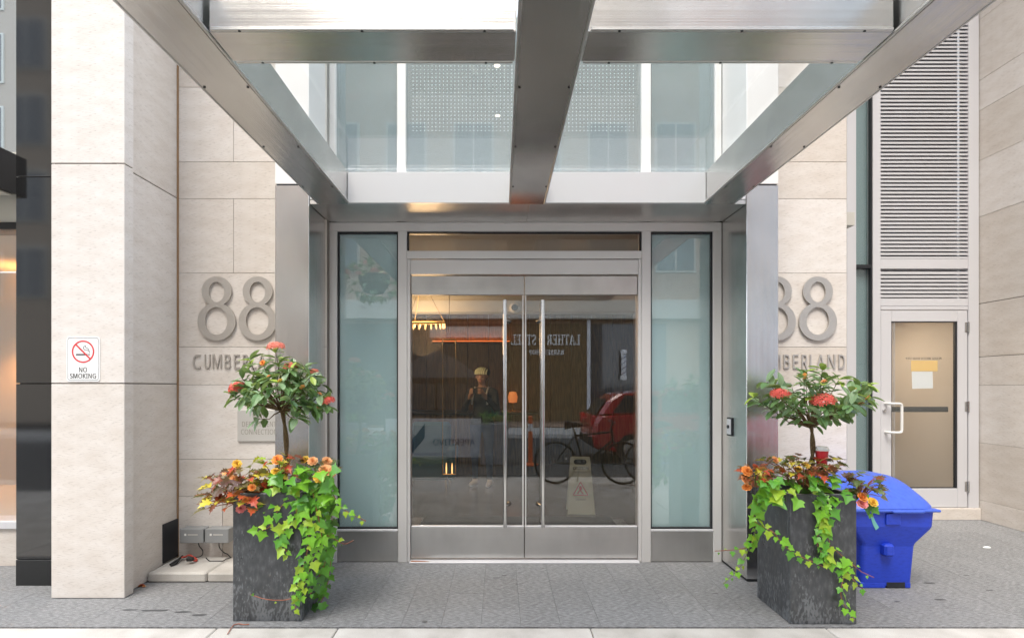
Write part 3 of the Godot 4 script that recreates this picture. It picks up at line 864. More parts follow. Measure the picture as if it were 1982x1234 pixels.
# ---------------------------------------------------------------- neighbouring shop front
func storefront() -> void:
	var z := 0.09
	var s := thing("shop_window", "tall shop window with a pale sill beside the black granite pilaster", "window")
	blk(s, "stone_base", M.limestone_2, Vector3(-12, 0.0, -0.2), Vector3(-3.64, 0.312, z - 0.002), 0.003)
	blk(s, "sill", M.aluminium_pale, Vector3(-12, 0.313, -0.1), Vector3(-3.64, 0.376, z + 0.02), 0.004)
	blk(s, "post", M.aluminium_pale, Vector3(-4.0, 0.377, -0.1), Vector3(-3.64, 8.99, z - 0.03), 0.003)
	blk(s, "pane", M.glass_clear, Vector3(-12, 0.377, z - 0.03), Vector3(-4.002, 2.80, z - 0.02), 0.0005)
	blk(s, "head_bar", M.black_steel, Vector3(-12, 2.801, -0.1), Vector3(-4.002, 2.86, z), 0.002)
	blk(s, "head_panel", M.facade_cream, Vector3(-12, 2.861, -0.1), Vector3(-4.002, 3.45, z - 0.02), 0.002)
	blk(s, "upper_pane", M.glass_mirror, Vector3(-12, 3.451, z - 0.04), Vector3(-4.002, 8.9, z - 0.03), 0.0005)
	blk(s, "upper_backing", M.facade_grey, Vector3(-12, 3.451, -0.3), Vector3(-4.002, 8.9, -0.25), 0.0005)
	var c := thing("shop_awning", "black steel box awning projecting over the shop window", "awning")
	blk(c, "fascia", M.black_steel, Vector3(-12, 3.08, 0.11), Vector3(-4.0, 3.41, 1.0), 0.004)
	blk(c, "soffit_panel", M.facade_cream, Vector3(-11.9, 3.066, 0.13), Vector3(-4.03, 3.0785, 0.97), 0.002)
	var r := setting("shop_interior")
	blk(r, "shop_back_wall", M.plaster_warm, Vector3(-12, 0.0, -2.1), Vector3(-3.9, 2.9, -2.0), 0.002)
	blk(r, "shop_side_wall", M.plaster_warm, Vector3(-3.95, 0.0, -1.99), Vector3(-3.85, 2.9, -0.21), 0.002)
	blk(r, "shop_floor", M.plaster, Vector3(-12, 0.2, -1.99), Vector3(-3.96, 0.28, -0.21), 0.002)
	blk(r, "shop_ceiling", M.plaster, Vector3(-12, 2.90, -1.99), Vector3(-3.86, 2.96, -0.11), 0.002)
	var l := thing("shop_lamp", "warm wall lamp glowing inside the shop window", "lamp", Vector3(-5.6, 2.3, -1.8))
	part(l, "lamp_shade", lathe([[0.05, 0.0], [0.09, -0.16], [0.085, -0.16], [0.045, 0.0]], 20), M.white_plastic)
	part(l, "bulb", lathe([[0.0, -0.03], [0.03, -0.06], [0.03, -0.1], [0.0, -0.13]], 14), M.glow_warm)
	part(l, "wall_arm", tube([Vector3(0, -0.005, 0), Vector3(0, 0.03, -0.06), Vector3(0, 0.0, -0.2)], 0.012, 8), M.brass)
	var o := OmniLight3D.new()
	o.name = "lamp"
	o.position = Vector3(0, -0.08, 0)
	o.light_energy = 0.5
	o.light_color = Color(1, 0.68, 0.36)
	o.light_size = 0.03
	o.omni_range = 8
	o.shadow_enabled = true
	l.add_child(o, true)

# ---------------------------------------------------------------- lobby
func lobby() -> void:
	var r := setting("lobby")
	blk(r, "lobby_floor", M.lobby_floor, Vector3(-3.1, -0.2, -5.6), Vector3(3.1, 0.0, -0.125), 0.002)
	blk(r, "lobby_ceiling", M.plaster, Vector3(-3.1, 2.90, -5.6), Vector3(3.1, 3.015, -0.125), 0.002)
	blk(r, "lobby_side_wall", M.walnut, Vector3(-3.1, 0.001, -5.6), Vector3(-3.0, 2.899, -0.15), 0.002)
	blk(r, "lobby_side_wall", M.plaster, Vector3(2.55, 0.001, -5.6), Vector3(2.65, 2.899, -0.15), 0.002)
	for i in 14:                                             # timber boards of the rear wall
		blk(r, "wall_board", M.walnut, Vector3(-3.0 + i * 0.3965 + 0.003, 0.001, -5.6), Vector3(-3.0 + (i + 1) * 0.3965 - 0.003, 2.899, -5.5 + rng.randf_range(-0.004, 0.004)), 0.004)
	blk(r, "lobby_wall_core", M.plaster, Vector3(-3.1, 0.0, -5.75), Vector3(2.65, 2.9, -5.61), 0.001)
	blk(r, "front_spandrel", M.plaster, Vector3(-3.1, 0.0, -0.15), Vector3(-1.457, 2.89, -0.125), 0.001)
	blk(r, "front_spandrel", M.plaster, Vector3(1.884, 0.0, -0.15), Vector3(2.65, 2.89, -0.125), 0.001)
	for s in [[-1.45, -0.80], [1.21, 1.88]]:
		blk(r, "sidelight_lining", M.plaster, Vector3(s[0], 0.0, -0.145), Vector3(s[1], 2.89, -0.125), 0.001)
	blk(r, "lobby_bulkhead", M.facade_cream, Vector3(-2.99, 2.52, -3.0), Vector3(2.54, 2.895, -2.75), 0.004)
	var dm := thing("door_mat", "dark ribbed entrance mat just inside the glass doors", "mat", Vector3(0.2, 0.0, -0.95))
	blk(dm, "mat_field", M.lobby_mat, Vector3(-1.05, 0.001, -0.55), Vector3(1.05, 0.012, 0.75), 0.003)
	# ring chandelier
	var ch := thing("ring_chandelier", "brass ring chandelier with small warm bulbs in the lobby", "chandelier", Vector3(-1.02, 2.33, -2.4))
	var st := new_st()
	var pts := []
	for k in 37:
		pts.append(Vector3(0.29 * cos(TAU * k / 36), 0, 0.29 * sin(TAU * k / 36)))
	ch.rotation.x = 0.16
	part(ch, "ring", tube(pts, 0.014, 8), M.brass)
	for k in 3:
		var a := TAU * k / 3
		part(ch, "wire", tube([Vector3(0.29 * cos(a), 0, 0.29 * sin(a)), Vector3(0, 0.56, 0)], 0.003, 6), M.brass)
	var drop := lathe([[0.0, 0.0], [0.009, -0.008], [0.011, -0.04], [0.005, -0.065], [0.0, -0.07]], 10)
	for k in 24:
		var a := TAU * k / 24
		part(ch, "bulb", drop, M.glow_warm, Vector3(0.29 * cos(a), -0.014, 0.29 * sin(a)))
	var cl := OmniLight3D.new()
	cl.name = "lamp"
	cl.position = Vector3(0, -0.14, 0)
	cl.light_energy = 0.22
	cl.light_size = 0.3
	cl.light_color = Color(1, 0.82, 0.60)
	cl.omni_range = 9
	cl.shadow_enabled = true
	ch.add_child(cl, true)
	# glowing shelf washing the timber wall
	var sh := thing("light_shelf", "thin wall shelf with a glowing orange strip on the timber lobby wall", "shelf", Vector3(-0.55, 2.33, -5.495))
	blk(sh, "shelf_board", M.walnut, Vector3(-0.75, -0.03, 0.0), Vector3(0.75, 0.0, 0.16), 0.003)
	blk(sh, "light_strip", M.glow_led, Vector3(-0.73, 0.001, 0.10), Vector3(0.73, 0.016, 0.13), 0.003)
	var sl := AreaLight3D.new()
	sl.name = "strip_light"
	sl.area_size = Vector2(1.4, 0.03)
	sl.light_energy = 0.06
	sl.light_color = Color(1.0, 0.5, 0.2)
	sl.position = Vector3(0, 0.025, 0.115)
	sl.rotation.x = PI / 2 - 0.5
	sl.shadow_enabled = true
	sh.add_child(sl, true)
	# brass lantern frame with bulbs low down
	var la := thing("hanging_lantern", "slim brass lantern frame hanging in the lobby", "lantern", Vector3(-0.62, 0.0, -1.9))
	for x in [-0.08, 0.08]:
		part(la, "rod", tube([Vector3(x, 0.42, 0), Vector3(x, 2.06, 0)], 0.006, 8), M.brass)
	for y in [0.42, 2.06]:
		part(la, "cross_bar", tube([Vector3(-0.085, y, 0), Vector3(0.085, y, 0)], 0.008, 8), M.brass)
	part(la, "suspension", tube([Vector3(0, 2.06, 0), Vector3(0, 2.90, 0)], 0.004, 6), M.brass)
	for x in [-0.035, 0.035]:
		part(la, "bulb", tube([Vector3(x, 0.43, 0), Vector3(x, 0.50, 0), Vector3(x, 0.56, 0)], [0.007, 0.009, 0.003], 8), M.glow_warm)
	# reception desk with a lamp
	var de := thing("reception_desk", "dark timber reception desk at the back of the lobby", "desk", Vector3(-0.5, 0.0, -4.6))
	blk(de, "desk_front", M.walnut, Vector3(-1.1, 0.0, -0.3), Vector3(1.1, 1.02, 0.3), 0.006)
	blk(de, "desk_top", M.shop_dark, Vector3(-1.15, 1.021, -0.36), Vector3(1.15, 1.06, 0.36), 0.005)
	var dl := thing("desk_lamp", "small orange glowing lamp standing on the reception desk", "lamp", Vector3(0.22, 1.06, -4.6))
	part(dl, "lamp_base", lathe([[0.0, 0.0], [0.07, 0.0], [0.07, 0.012], [0.01, 0.02], [0.01, 0.14], [0.0, 0.14]], 18), M.brass)
	part(dl, "lamp_shade", lathe([[0.0, 0.14], [0.07, 0.15], [0.085, 0.24], [0.06, 0.33], [0.0, 0.34]], 18), M.glow_amber)
	var ol := OmniLight3D.new()
	ol.name = "lamp"
	ol.position = Vector3(0, 0.24, 0)
	ol.light_energy = 0.012
	ol.light_color = Color(1, 0.5, 0.2)
	ol.light_size = 0.05
	ol.omni_range = 6
	ol.shadow_enabled = true
	dl.add_child(ol, true)
	# round motion sensor on the bulkhead
	var se := thing("motion_sensor", "round cream sensor dome fixed on the lobby bulkhead", "sensor", Vector3(0.199, 2.57, -2.748))
	part(se, "housing", lathe([[0.0, 0.0], [0.07, 0.0], [0.075, 0.02], [0.05, 0.05], [0.045, 0.05]], 20), M.white_plastic, Vector3.ZERO, Basis(Vector3.RIGHT, PI / 2))
	part(se, "lens", lathe([[0.046, 0.046], [0.03, 0.06], [0.0, 0.066]], 20), M.gasket, Vector3.ZERO, Basis(Vector3.RIGHT, PI / 2))
	# wet floor board
	var cs := thing("wet_floor_sign", "folding pale wet floor caution sign standing inside the glass doors", "sign", Vector3(0.95, 0.0, -1.76), "", -0.06)
	var shape := PackedVector2Array([Vector2(-0.155, 0.0), Vector2(0.165, 0.0), Vector2(0.118, 0.655), Vector2(0.105, 0.665), Vector2(-0.10, 0.665), Vector2(-0.113, 0.655)])
	for k in [1.0, -1.0]:
		var leaf := part(cs, "leaf", prism(shape, 0.006), M.caution_yellow, Vector3(0, 0, 0.12 * k), Basis(Vector3.RIGHT, -0.17 * k))
		if k > 0:
			part(leaf, "oval_mark", prism(rounded(0.15, 0.06, 0.029), 0.001), M.sign_black, Vector3(0, 0.605, 0.0062))
			part(leaf, "lettering", text_mesh("CAUTION", 0.030, 0.001, "Droid Sans", true), M.sign_black, Vector3(0.005, 0.53, 0.0066))
			part(leaf, "lettering", text_mesh("WET FLOOR", 0.020, 0.001), M.sign_black, Vector3(0.005, 0.484, 0.0066))
			part(leaf, "lettering", text_mesh("CUIDADO", 0.020, 0.001), M.sign_black, Vector3(0.0, 0.17, 0.0066))
			var ts := new_st()
			for e in [[Vector2(-0.085, 0.22), Vector2(0.085, 0.22)], [Vector2(0.085, 0.22), Vector2(0, 0.37)], [Vector2(0, 0.37), Vector2(-0.085, 0.22)]]:
				var a: Vector2 = e[0]
				var b2: Vector2 = e[1]
				var n := (b2 - a).orthogonal().normalized() * 0.007
				add_prism(ts, PackedVector2Array([a - n, b2 - n, b2 + n, a + n]), 0.001)
			add_prism(ts, PackedVector2Array([Vector2(-0.012, 0.325), Vector2(0.012, 0.325), Vector2(0.022, 0.29), Vector2(0.008, 0.275), Vector2(0.04, 0.232), Vector2(0.022, 0.232), Vector2(-0.004, 0.262), Vector2(-0.03, 0.234), Vector2(-0.042, 0.240), Vector2(-0.014, 0.28), Vector2(-0.02, 0.30)]), 0.0012)
			part(leaf, "warning_triangle", ts.commit(), M.sign_red, Vector3(0, 0, 0.0062))
	# paper on the mat
	var pp := thing("fallen_card", "pale blue card lying on the lobby mat", "paper", Vector3(0.58, 0.014, -0.32), "", -0.25)
	part(pp, "sheet", bbox(Vector3(0.145, 0.002, 0.075), 0.0005), M.paper_blue)
	# armchair and flowers
	var ac := thing("lobby_armchair", "teal armchair standing in the lobby beneath the ring chandelier", "armchair", Vector3(-1.05, 0.0, -3.2))
	blk(ac, "seat", M.teal_fabric, Vector3(-0.3, 0.16, -0.3), Vector3(0.3, 0.44, 0.3), 0.04)
	blk(ac, "backrest", M.teal_fabric, Vector3(-0.3, 0.44, -0.38), Vector3(0.3, 0.95, -0.2), 0.05)
	for x in [-0.35, 0.35]:
		blk(ac, "armrest", M.teal_fabric, Vector3(x - 0.06, 0.16, -0.32), Vector3(x + 0.06, 0.62, 0.28), 0.04)
		for z in [-0.26, 0.22]:
			part(ac, "leg", tube([Vector3(x * 0.8, 0, z), Vector3(x * 0.75, 0.165, z)], [0.014, 0.02], 8), M.brass)

# ---------------------------------------------------------------- lettering and small fittings
func address(cx: float, label: String) -> void:
	var zw := 0.067
	var s := 231.5
	var o := thing("address_sign", label, "sign", Vector3((cx - 968) / s, 1.5, zw))
	var P := func(x: float, y: float) -> Vector2:
		return Vector2((x - 460.5) / s, (746.0 - y) / s)
	for dx in [0.0, 79.0]:
		var st := new_st()
		add_ring(st, P.call(421.0 + dx, 564.0), Vector2(28.8, 28.5) / s, Vector2(15.0, 19.5) / s, P.call(421.0 + dx, 565.5), 0.011, 0.008)
		add_ring(st, P.call(421.0 + dx, 622.5), Vector2(36.5, 36.5) / s, Vector2(21.8, 26.5) / s, P.call(420.5 + dx, 621.5), 0.012, 0.008)
		part(o, "digit", st.commit(), M.numeral_steel)
		for yy in [545.0, 652.0]:
			var q: Vector2 = P.call(421.0 + dx, yy)
			part(o, "stand_off", tube([Vector3(q.x, q.y, -0.001), Vector3(q.x, q.y, 0.0085)], 0.008, 8), M.screw)
	var lefts := {"C": [373.7, 389.5], "U": [396.5, 407.5], "M": [411.8, 429.5], "B": [435.3, 446.8], "E": [453.2, 464], "R": [470.3, 481.5], "L": [486.2, 496], "A": [498.6, 515.5], "N": [520.3, 535], "D": [541.5, 553.5]}
	for ch in lefts:
		var t := text_mesh(ch, 0.117, 0.009)
		var box := t.get_aabb()
		var w: float = (lefts[ch][1] - lefts[ch][0]) / s
		var x0: Vector2 = P.call(lefts[ch][0], 713.0)
		var k := w / box.size.x
		part(o, "letter", t, M.numeral_steel, Vector3(x0.x - box.position.x * k, x0.y - box.position.y, 0.0055), Basis.from_scale(Vector3(k, 0.117 / box.size.y, 1)))

func signs_and_fittings() -> void:
	address(460.5, "steel numerals 88 and CUMBERLAND above the fire department plaque")
	address(1541.5, "steel numerals 88 and CUMBERLAND on the wall above the blue bin")
	# fire department plaque
	var f := thing("wall_plaque", "pale square plaque reading FIRE DEPARTMENT CONNECTION behind the topiary", "sign", Vector3((503 - 968) / 231.5, 1.5 + (746 - 823) / 231.5, 0.067))
	blk(f, "plate", M.plaque, Vector3(-0.183, -0.132, 0.0), Vector3(0.183, 0.132, 0.014), 0.003)
	for t in [["FIRE", 803.0, 0.106], ["DEPARTMENT", 820.0, 0.285], ["CONNECTION", 835.0, 0.303]]:
		var tm := text_mesh(t[0], 0.042, 0.002)
		var k: float = t[2] / tm.get_aabb().size.x
		var box := tm.get_aabb()
		part(f, "lettering", tm, M.plaque_ink, Vector3(-(box.position.x + box.size.x / 2) * k, (823.0 - t[1]) / 231.5 - (box.position.y + box.size.y / 2), 0.0145), Basis.from_scale(Vector3(k, 1, 1)))
	# no smoking
	var n := thing("no_smoking_sign", "white NO SMOKING sign with a red crossed circle on the pier", "sign", Vector3((161 - 968) / 274.7, 1.5 + (746 - 694.5) / 274.7, 0.7455))
	part(n, "board", prism(rounded(0.233, 0.316, 0.02), 0.004), M.sign_white)
	var st := new_st()
	for e in [[Vector2(0.217, 0.300), 1]]:
		var a := rounded(e[0].x, e[0].y, 0.015)
		var b := rounded(e[0].x - 0.005, e[0].y - 0.005, 0.0135)
		for i in a.size():
			var j := (i + 1) % a.size()
			quad(st, Vector3(a[i].x, a[i].y, 0.0046), Vector3(a[j].x, a[j].y, 0.0046), Vector3(b[j].x, b[j].y, 0.0046), Vector3(b[i].x, b[i].y, 0.0046), Vector3.BACK)
	part(n, "border_line", st.commit(), M.sign_black)
	var rs := new_st()
	add_ring(rs, Vector2(0, 0.052), Vector2(0.079, 0.079), Vector2(0.069, 0.069), Vector2(0, 0.052), 0.0012, 0.0042)
	add_prism(rs, PackedVector2Array([Vector2(-0.053, 0.098), Vector2(-0.046, 0.105), Vector2(0.053, 0.006), Vector2(0.046, -0.001)]), 0.0014, Transform3D(Basis.IDENTITY, Vector3(0, 0, 0.0052)))
	part(n, "prohibition_circle", rs.commit(), M.sign_red)
	var cg := new_st()
	add_prism(cg, PackedVector2Array([Vector2(-0.05, 0.026), Vector2(0.03, 0.026), Vector2(0.03, 0.036), Vector2(-0.05, 0.036)]), 0.0006)
	for x in [0.035, 0.043]:
		add_prism(cg, PackedVector2Array([Vector2(x, 0.026), Vector2(x + 0.004, 0.026), Vector2(x + 0.004, 0.036), Vector2(x, 0.036)]), 0.0006)
	part(n, "cigarette", cg.commit(), M.sign_black, Vector3(0, 0, 0.0042))
	part(n, "smoke", tube([Vector3(0.044, 0.042, 0), Vector3(0.044, 0.055, 0), Vector3(0.03, 0.062, 0), Vector3(0.012, 0.064, 0), Vector3(0.002, 0.075, 0), Vector3(0.006, 0.09, 0), Vector3(0.018, 0.093, 0), Vector3(0.02, 0.078, 0), Vector3(0.036, 0.074, 0), Vector3(0.042, 0.06, 0)], 0.0016, 5), M.sign_black, Vector3(0, 0, 0.0048))
	for t in [["NO", -0.075, 0.055], ["SMOKING", -0.119, 0.183]]:
		var tm := text_mesh(t[0], 0.034, 0.0012)
		var box := tm.get_aabb()
		var k: float = t[2] / box.size.x
		part(n, "lettering", tm, M.sign_black, Vector3(-(box.position.x + box.size.x / 2) * k, t[1] - (box.position.y + box.size.y / 2), 0.005), Basis.from_scale(Vector3(k, 1, 1)))
	# two grey cable boxes
	var i := 0
	for q in [[357.0, 401.0], [405.5, 449.0]]:
		var a := px(q[0], 1047, 0.10)
		var b := px(q[1], 1019, 0.10)
		var bx := thing("cable_box", ["grey plastic cable box next to the black access plate", "grey plastic cable box half hidden behind the zinc planter"][i], "box", Vector3((a.x + b.x) / 2, a.y, 0.067), "cable boxes")
		var w := b.x - a.x
		blk(bx, "case", M.grey_plastic, Vector3(-w / 2, 0, 0), Vector3(w / 2, b.y - a.y, 0.085), 0.006)
		blk(bx, "lid", M.grey_plastic, Vector3(-w / 2 - 0.003, 0.004, 0.0855), Vector3(w / 2 + 0.003, b.y - a.y + 0.002, 0.10), 0.005)
		blk(bx, "mark", M.white_plastic, Vector3(-w * 0.3, 0.065, 0.1003), Vector3(-w * 0.3 + 0.016, 0.082, 0.1012), 0.0003)
		blk(bx, "mark", M.plaque, Vector3(-w * 0.15, 0.068, 0.1003), Vector3(w * 0.28, 0.078, 0.1012), 0.0003)
		i += 1
	var cables := [["black cable hanging from the cable box next to the access plate", "rubber", [[383, 1046, 0.11], [385, 1056, 0.1], [392, 1066, 0.1], [388, 1076, 0.12], [372, 1078, 0.16]], 0.004],
		["black cable looping from the half hidden cable box", "rubber", [[424, 1046, 0.11], [424, 1058, 0.1], [432, 1068, 0.1], [440, 1072, 0.12], [446, 1078, 0.15]], 0.004],
		["red cable coiled on the concrete step", "cable_red", [[352, 1078, 0.2], [358, 1077, 0.16], [366, 1074, 0.16], [374, 1078, 0.17], [380, 1082, 0.19], [378, 1085, 0.22], [368, 1082, 0.24]], 0.007],
		["black cable bundle lying against the access plate", "rubber", [[329, 1092, 0.3], [338, 1086, 0.25], [348, 1080, 0.2], [352, 1076, 0.15], [346, 1082, 0.22], [340, 1090, 0.28], [330, 1094, 0.32]], 0.009],
		["thin dark cord curling along the concrete step", "rubber", [[398, 1079, 0.2], [406, 1086, 0.2], [418, 1089, 0.2], [430, 1087, 0.2], [438, 1081, 0.2], [447, 1078, 0.2]], 0.004]]
	for c in cables:
		var pts := []
		for q in c[2]:
			var v := px(q[0], q[1], q[2])
			v.y = maxf(v.y, 0.076 + c[3])
			pts.append(v)
		var cu := Curve3D.new()
		for k in pts.size():
			var t: Vector3 = (pts[mini(k + 1, pts.size() - 1)] - pts[maxi(k - 1, 0)]) * 0.2
			cu.add_point(pts[k], -t, t)
		var o := thing("power_cable", c[0], "cable")
		var bp := []
		for v in cu.tessellate(4, 6):
			bp.append(Vector3(v.x, maxf(v.y, 0.076 + c[3]), v.z))
		part(o, "cord", tube(bp, c[3], 7), M[c[1]])
		if c[1] == "cable_red":
			part(o, "plug", bbox(Vector3(0.05, 0.03, 0.035), 0.006), M.rubber, bp[-1] + Vector3(0.01, 0.009, 0.02))

# ---------------------------------------------------------------- plants
func leaf_mesh(outline: Array, fold: float, droop: float) -> Mesh:
	# outline: points of one half from base (0,0) to tip (0,1) with x >= 0; the leaf lies in x z, tip to +z
	var st := new_st()
	var n := outline.size()
	var f := func(p: Vector2, sd: float) -> Vector3:
		return Vector3(p.x * sd, absf(p.x) * fold - p.y * p.y * droop, p.y)
	for sd in [-1.0, 1.0]:
		for i in n - 1:
			var a: Vector2 = outline[i]
			var b: Vector2 = outline[i + 1]
			var am := Vector2(0, clampf(a.y, 0.0, 1.0))
			var bm := Vector2(0, clampf(b.y, 0.0, 1.0))
			if i > 0:
				tri(st, f.call(a, sd), f.call(b, sd), f.call(am, sd), Vector3.UP)
			if absf(am.y - bm.y) > 1e-5:
				tri(st, f.call(b, sd), f.call(bm, sd), f.call(am, sd), Vector3.UP)
	st.index()
	return st.commit()

func leaf_meshes() -> void:
	cache.ivy = []
	cache.tall = []
	cache.star = []
	for k in 3:
		var j := 0.04 * (k - 1)
		cache.ivy.append(leaf_mesh([Vector2(0, 0.02), Vector2(0.20, -0.10), Vector2(0.40 + j, -0.02), Vector2(0.36, 0.16), Vector2(0.58 - j, 0.34 + j), Vector2(0.36, 0.44), Vector2(0.24, 0.58), Vector2(0.13, 0.82), Vector2(0, 1.0)], 0.16 + j, 0.20))
		cache.tall.append(leaf_mesh([Vector2(0, 0.0), Vector2(0.10, 0.10), Vector2(0.20 + j * 0.5, 0.32), Vector2(0.225, 0.52), Vector2(0.18, 0.74), Vector2(0.09, 0.91), Vector2(0, 1.0)], 0.30 + j, 0.16 + j))
		cache.star.append(leaf_mesh([Vector2(0, 0.0), Vector2(0.18, 0.02), Vector2(0.42, 0.06 + j), Vector2(0.24, 0.22), Vector2(0.46 + j, 0.40), Vector2(0.20, 0.46), Vector2(0.26, 0.66), Vector2(0.09, 0.70), Vector2(0, 1.0)], 0.22, 0.30 + j))
	# small petal and composed blossoms
	var st := new_st()
	var r := RandomNumberGenerator.new()
	r.seed = 5
	for k in 70:                                            # ixora head: a dome of four-petalled florets
		var y := 1.0 - 1.15 * (k + 0.5) / 70
		var a := k * 2.39996
		var rr := sqrt(maxf(0, 1 - y * y))
		var n := Vector3(rr * cos(a), y * 0.8, rr * sin(a)).normalized()
		var c := Vector3(rr * cos(a), y * 0.62, rr * sin(a)) * r.randf_range(0.86, 1.06)
		var u := n.cross(Vector3(0.3, 0.2, 0.9)).normalized()
		var v := n.cross(u)
		var t0 := r.randf() * PI
		for q in 4:
			var b := t0 + q * PI / 2
			var d := u * cos(b) + v * sin(b)
			var e := u * cos(b + PI / 2) + v * sin(b + PI / 2)
			var tip := c + d * 0.24 + n * r.randf_range(-0.03, 0.06)
			tri(st, c, c + d * 0.13 + e * 0.07 + n * 0.03, tip, n)
			tri(st, c, tip, c + d * 0.13 - e * 0.07 + n * 0.03, n)
		tri(st, c - u * 0.015, c + u * 0.015, c * 0.2, v)
	cache.dome = st.commit()
	var st2 := new_st()
	for ring in 4:                                          # begonia: overlapping round petals
		for k in 5 + (3 - ring):
			var a := TAU * k / (8 - ring) + ring * 0.4
			var open: float = [0.15, 0.5, 0.95, 1.3][ring]
			var d := Vector3(cos(a), 0, sin(a))
			var e := Vector3(-sin(a), 0, cos(a))
			var base := Vector3(0, ring * 0.05, 0)
			var len := 1.0 - ring * 0.17
			var dirm := (d * cos(open) + Vector3.UP * sin(open))
			var nn := (Vector3.UP * cos(open) - d * sin(open))
			var pp := [base]
			for q in [[0.35, -0.28], [0.75, -0.38], [1.0, -0.18], [1.0, 0.18], [0.75, 0.38], [0.35, 0.28]]:
				pp.append(base + dirm * q[0] * len + e * q[1] * len + nn * 0.12 * absf(q[1]) * 3.0 * len)
			var mid := base + dirm * 0.6 * len
			for q in 7:
				tri(st2, mid, pp[q], pp[(q + 1) % 7], nn)
	cache.rosette = st2.commit()

func aim(dir: Vector3, roll := 0.0, up := Vector3.UP) -> Basis:      # leaf basis: +z along dir, +y as near to up as possible
	var z := dir.normalized()
	var x := up.cross(z)
	if x.length() < 0.05:
		x = Vector3.RIGHT
	x = x.normalized()
	var y := z.cross(x).normalized()
	return Basis(x, y, z) * Basis(Vector3.BACK, roll)

func bloom_turn() -> Basis:                               # +y of a blossom turned up and outwards
	var y := Vector3(rng.randf_range(-0.6, 0.6), rng.randf_range(0.3, 0.9), rng.randf_range(0.4, 1.0)).normalized()
	var x := y.cross(Vector3.BACK + Vector3(0.1, 0, 0)).normalized()
	return Basis(x, y, x.cross(y))

func sphere_dir() -> Vector3:
	var y := rng.randf_range(-1, 1)
	var a := rng.randf() * TAU
	var r := sqrt(1 - y * y)
	return Vector3(r * cos(a), y, r * sin(a))

func topiary(at: Vector3, top: Vector3, centre: Vector3, rad: Vector3, label: String, blooms: Array, tall_tips: Array) -> void:
	var t := thing("flowering_topiary", label, "plant", at, "standard topiaries")
	var trunk_st := new_st()
	for s in 2:                                            # two twisted stems
		var pts := []
		var rad_l := []
		for k in 15:
			var f := k / 14.0
			var p := Vector3.ZERO.lerp(top - at, f) + Vector3(0.03 * sin(f * 3.0), 0, 0)
			var a := f * 9.0 + PI * s
			pts.append(p + Vector3(cos(a), 0, sin(a)) * 0.009 * (1.0 - 0.3 * f))
			rad_l.append(0.014 - 0.005 * f)
		add_tube(trunk_st, pts, rad_l, 7)
	part(t, "trunk", trunk_st.commit(), M.bark)
	var tips := []
	for k in 30:
		var y := 1.0 - 1.62 * (k + 0.5) / 30
		var a := k * 2.39996 + rng.randf_range(-0.25, 0.25)
		var rr := sqrt(maxf(0.02, 1 - y * y))
		tips.append(centre + Vector3(rr * cos(a) * rad.x, y * rad.y, rr * sin(a) * rad.z) * rng.randf_range(0.62, 1.05))
	for k in tall_tips:
		tips.append(k)
	for b in blooms:
		tips.append(b[0] - Vector3(0, 0.03, 0))
	var budget := 290
	var joint := top - at
	var rest := new_st()
	for ti in tips.size():
		var tip: Vector3 = tips[ti] - at
		var mid := joint.lerp(tip, 0.55) + Vector3(0, -0.015, 0) + sphere_dir() * 0.025
		part(t, "branch", tube([joint, joint.lerp(mid, 0.6) + Vector3(0, 0.01, 0), mid, tip], [0.006, 0.0045, 0.003, 0.002], 5), M.bark)
		var dir := (tip - mid).normalized()
		var base := rng.randf() * TAU
		for w in 10:
			var f: float = [1.0, 1.0, 1.0, 1.0, 0.8, 0.8, 0.55, 0.5, 0.25, 0.2, 0.9, 0.65, 0.0][w]
			var pos := mid.lerp(tip, f) + sphere_dir() * 0.006
			var a := base + w * 2.2
			var u := dir.cross(Vector3(0.2, 0.3, 0.9)).normalized()
			var v := dir.cross(u)
			var out := (u * cos(a) + v * sin(a)) + dir * rng.randf_range(0.2, 0.8) + Vector3(0, rng.randf_range(-0.35, 0.2), 0)
			var size := rng.randf_range(0.072, 0.108)
			var young := f == 1.0 and rng.randf() < 0.22 and tip.y > centre.y - at.y
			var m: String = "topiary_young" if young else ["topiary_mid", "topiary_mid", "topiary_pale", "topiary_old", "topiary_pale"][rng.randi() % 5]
			var bs := aim(out, rng.randf_range(-0.5, 0.5)).scaled_local(Vector3(size, size, size))
			if budget > 0 and w < 8:
				budget -= 1
				part(t, "leaf", cache.tall[rng.randi() % 3], M[m], pos, bs)
			else:
				rest.append_from(cache.tall[rng.randi() % 3], 0, Transform3D(bs, pos))
	var inner := part(t, "foliage", rest.commit(), M.topiary_mid)
	inner.set_meta("kind", "stuff")
	for b in blooms:
		var o := part(t, "flower_head", cache.dome, M[b[2]], b[0] - at, Basis(Vector3(rng.randf(), 0.1, rng.randf()).normalized(), rng.randf_range(0.1, 0.5)).scaled_local(Vector3.ONE * b[1]))
	for k in 5:
		var p: Vector3 = tips[(k * 5 + 1) % 26] - at
		part(t, "bud", cache.rosette, M[["orange", "apricot", "yellow_petal"][k % 3]], p + Vector3(0, 0.012, 0.01), aim(sphere_dir()).scaled_local(Vector3.ONE * 0.021))

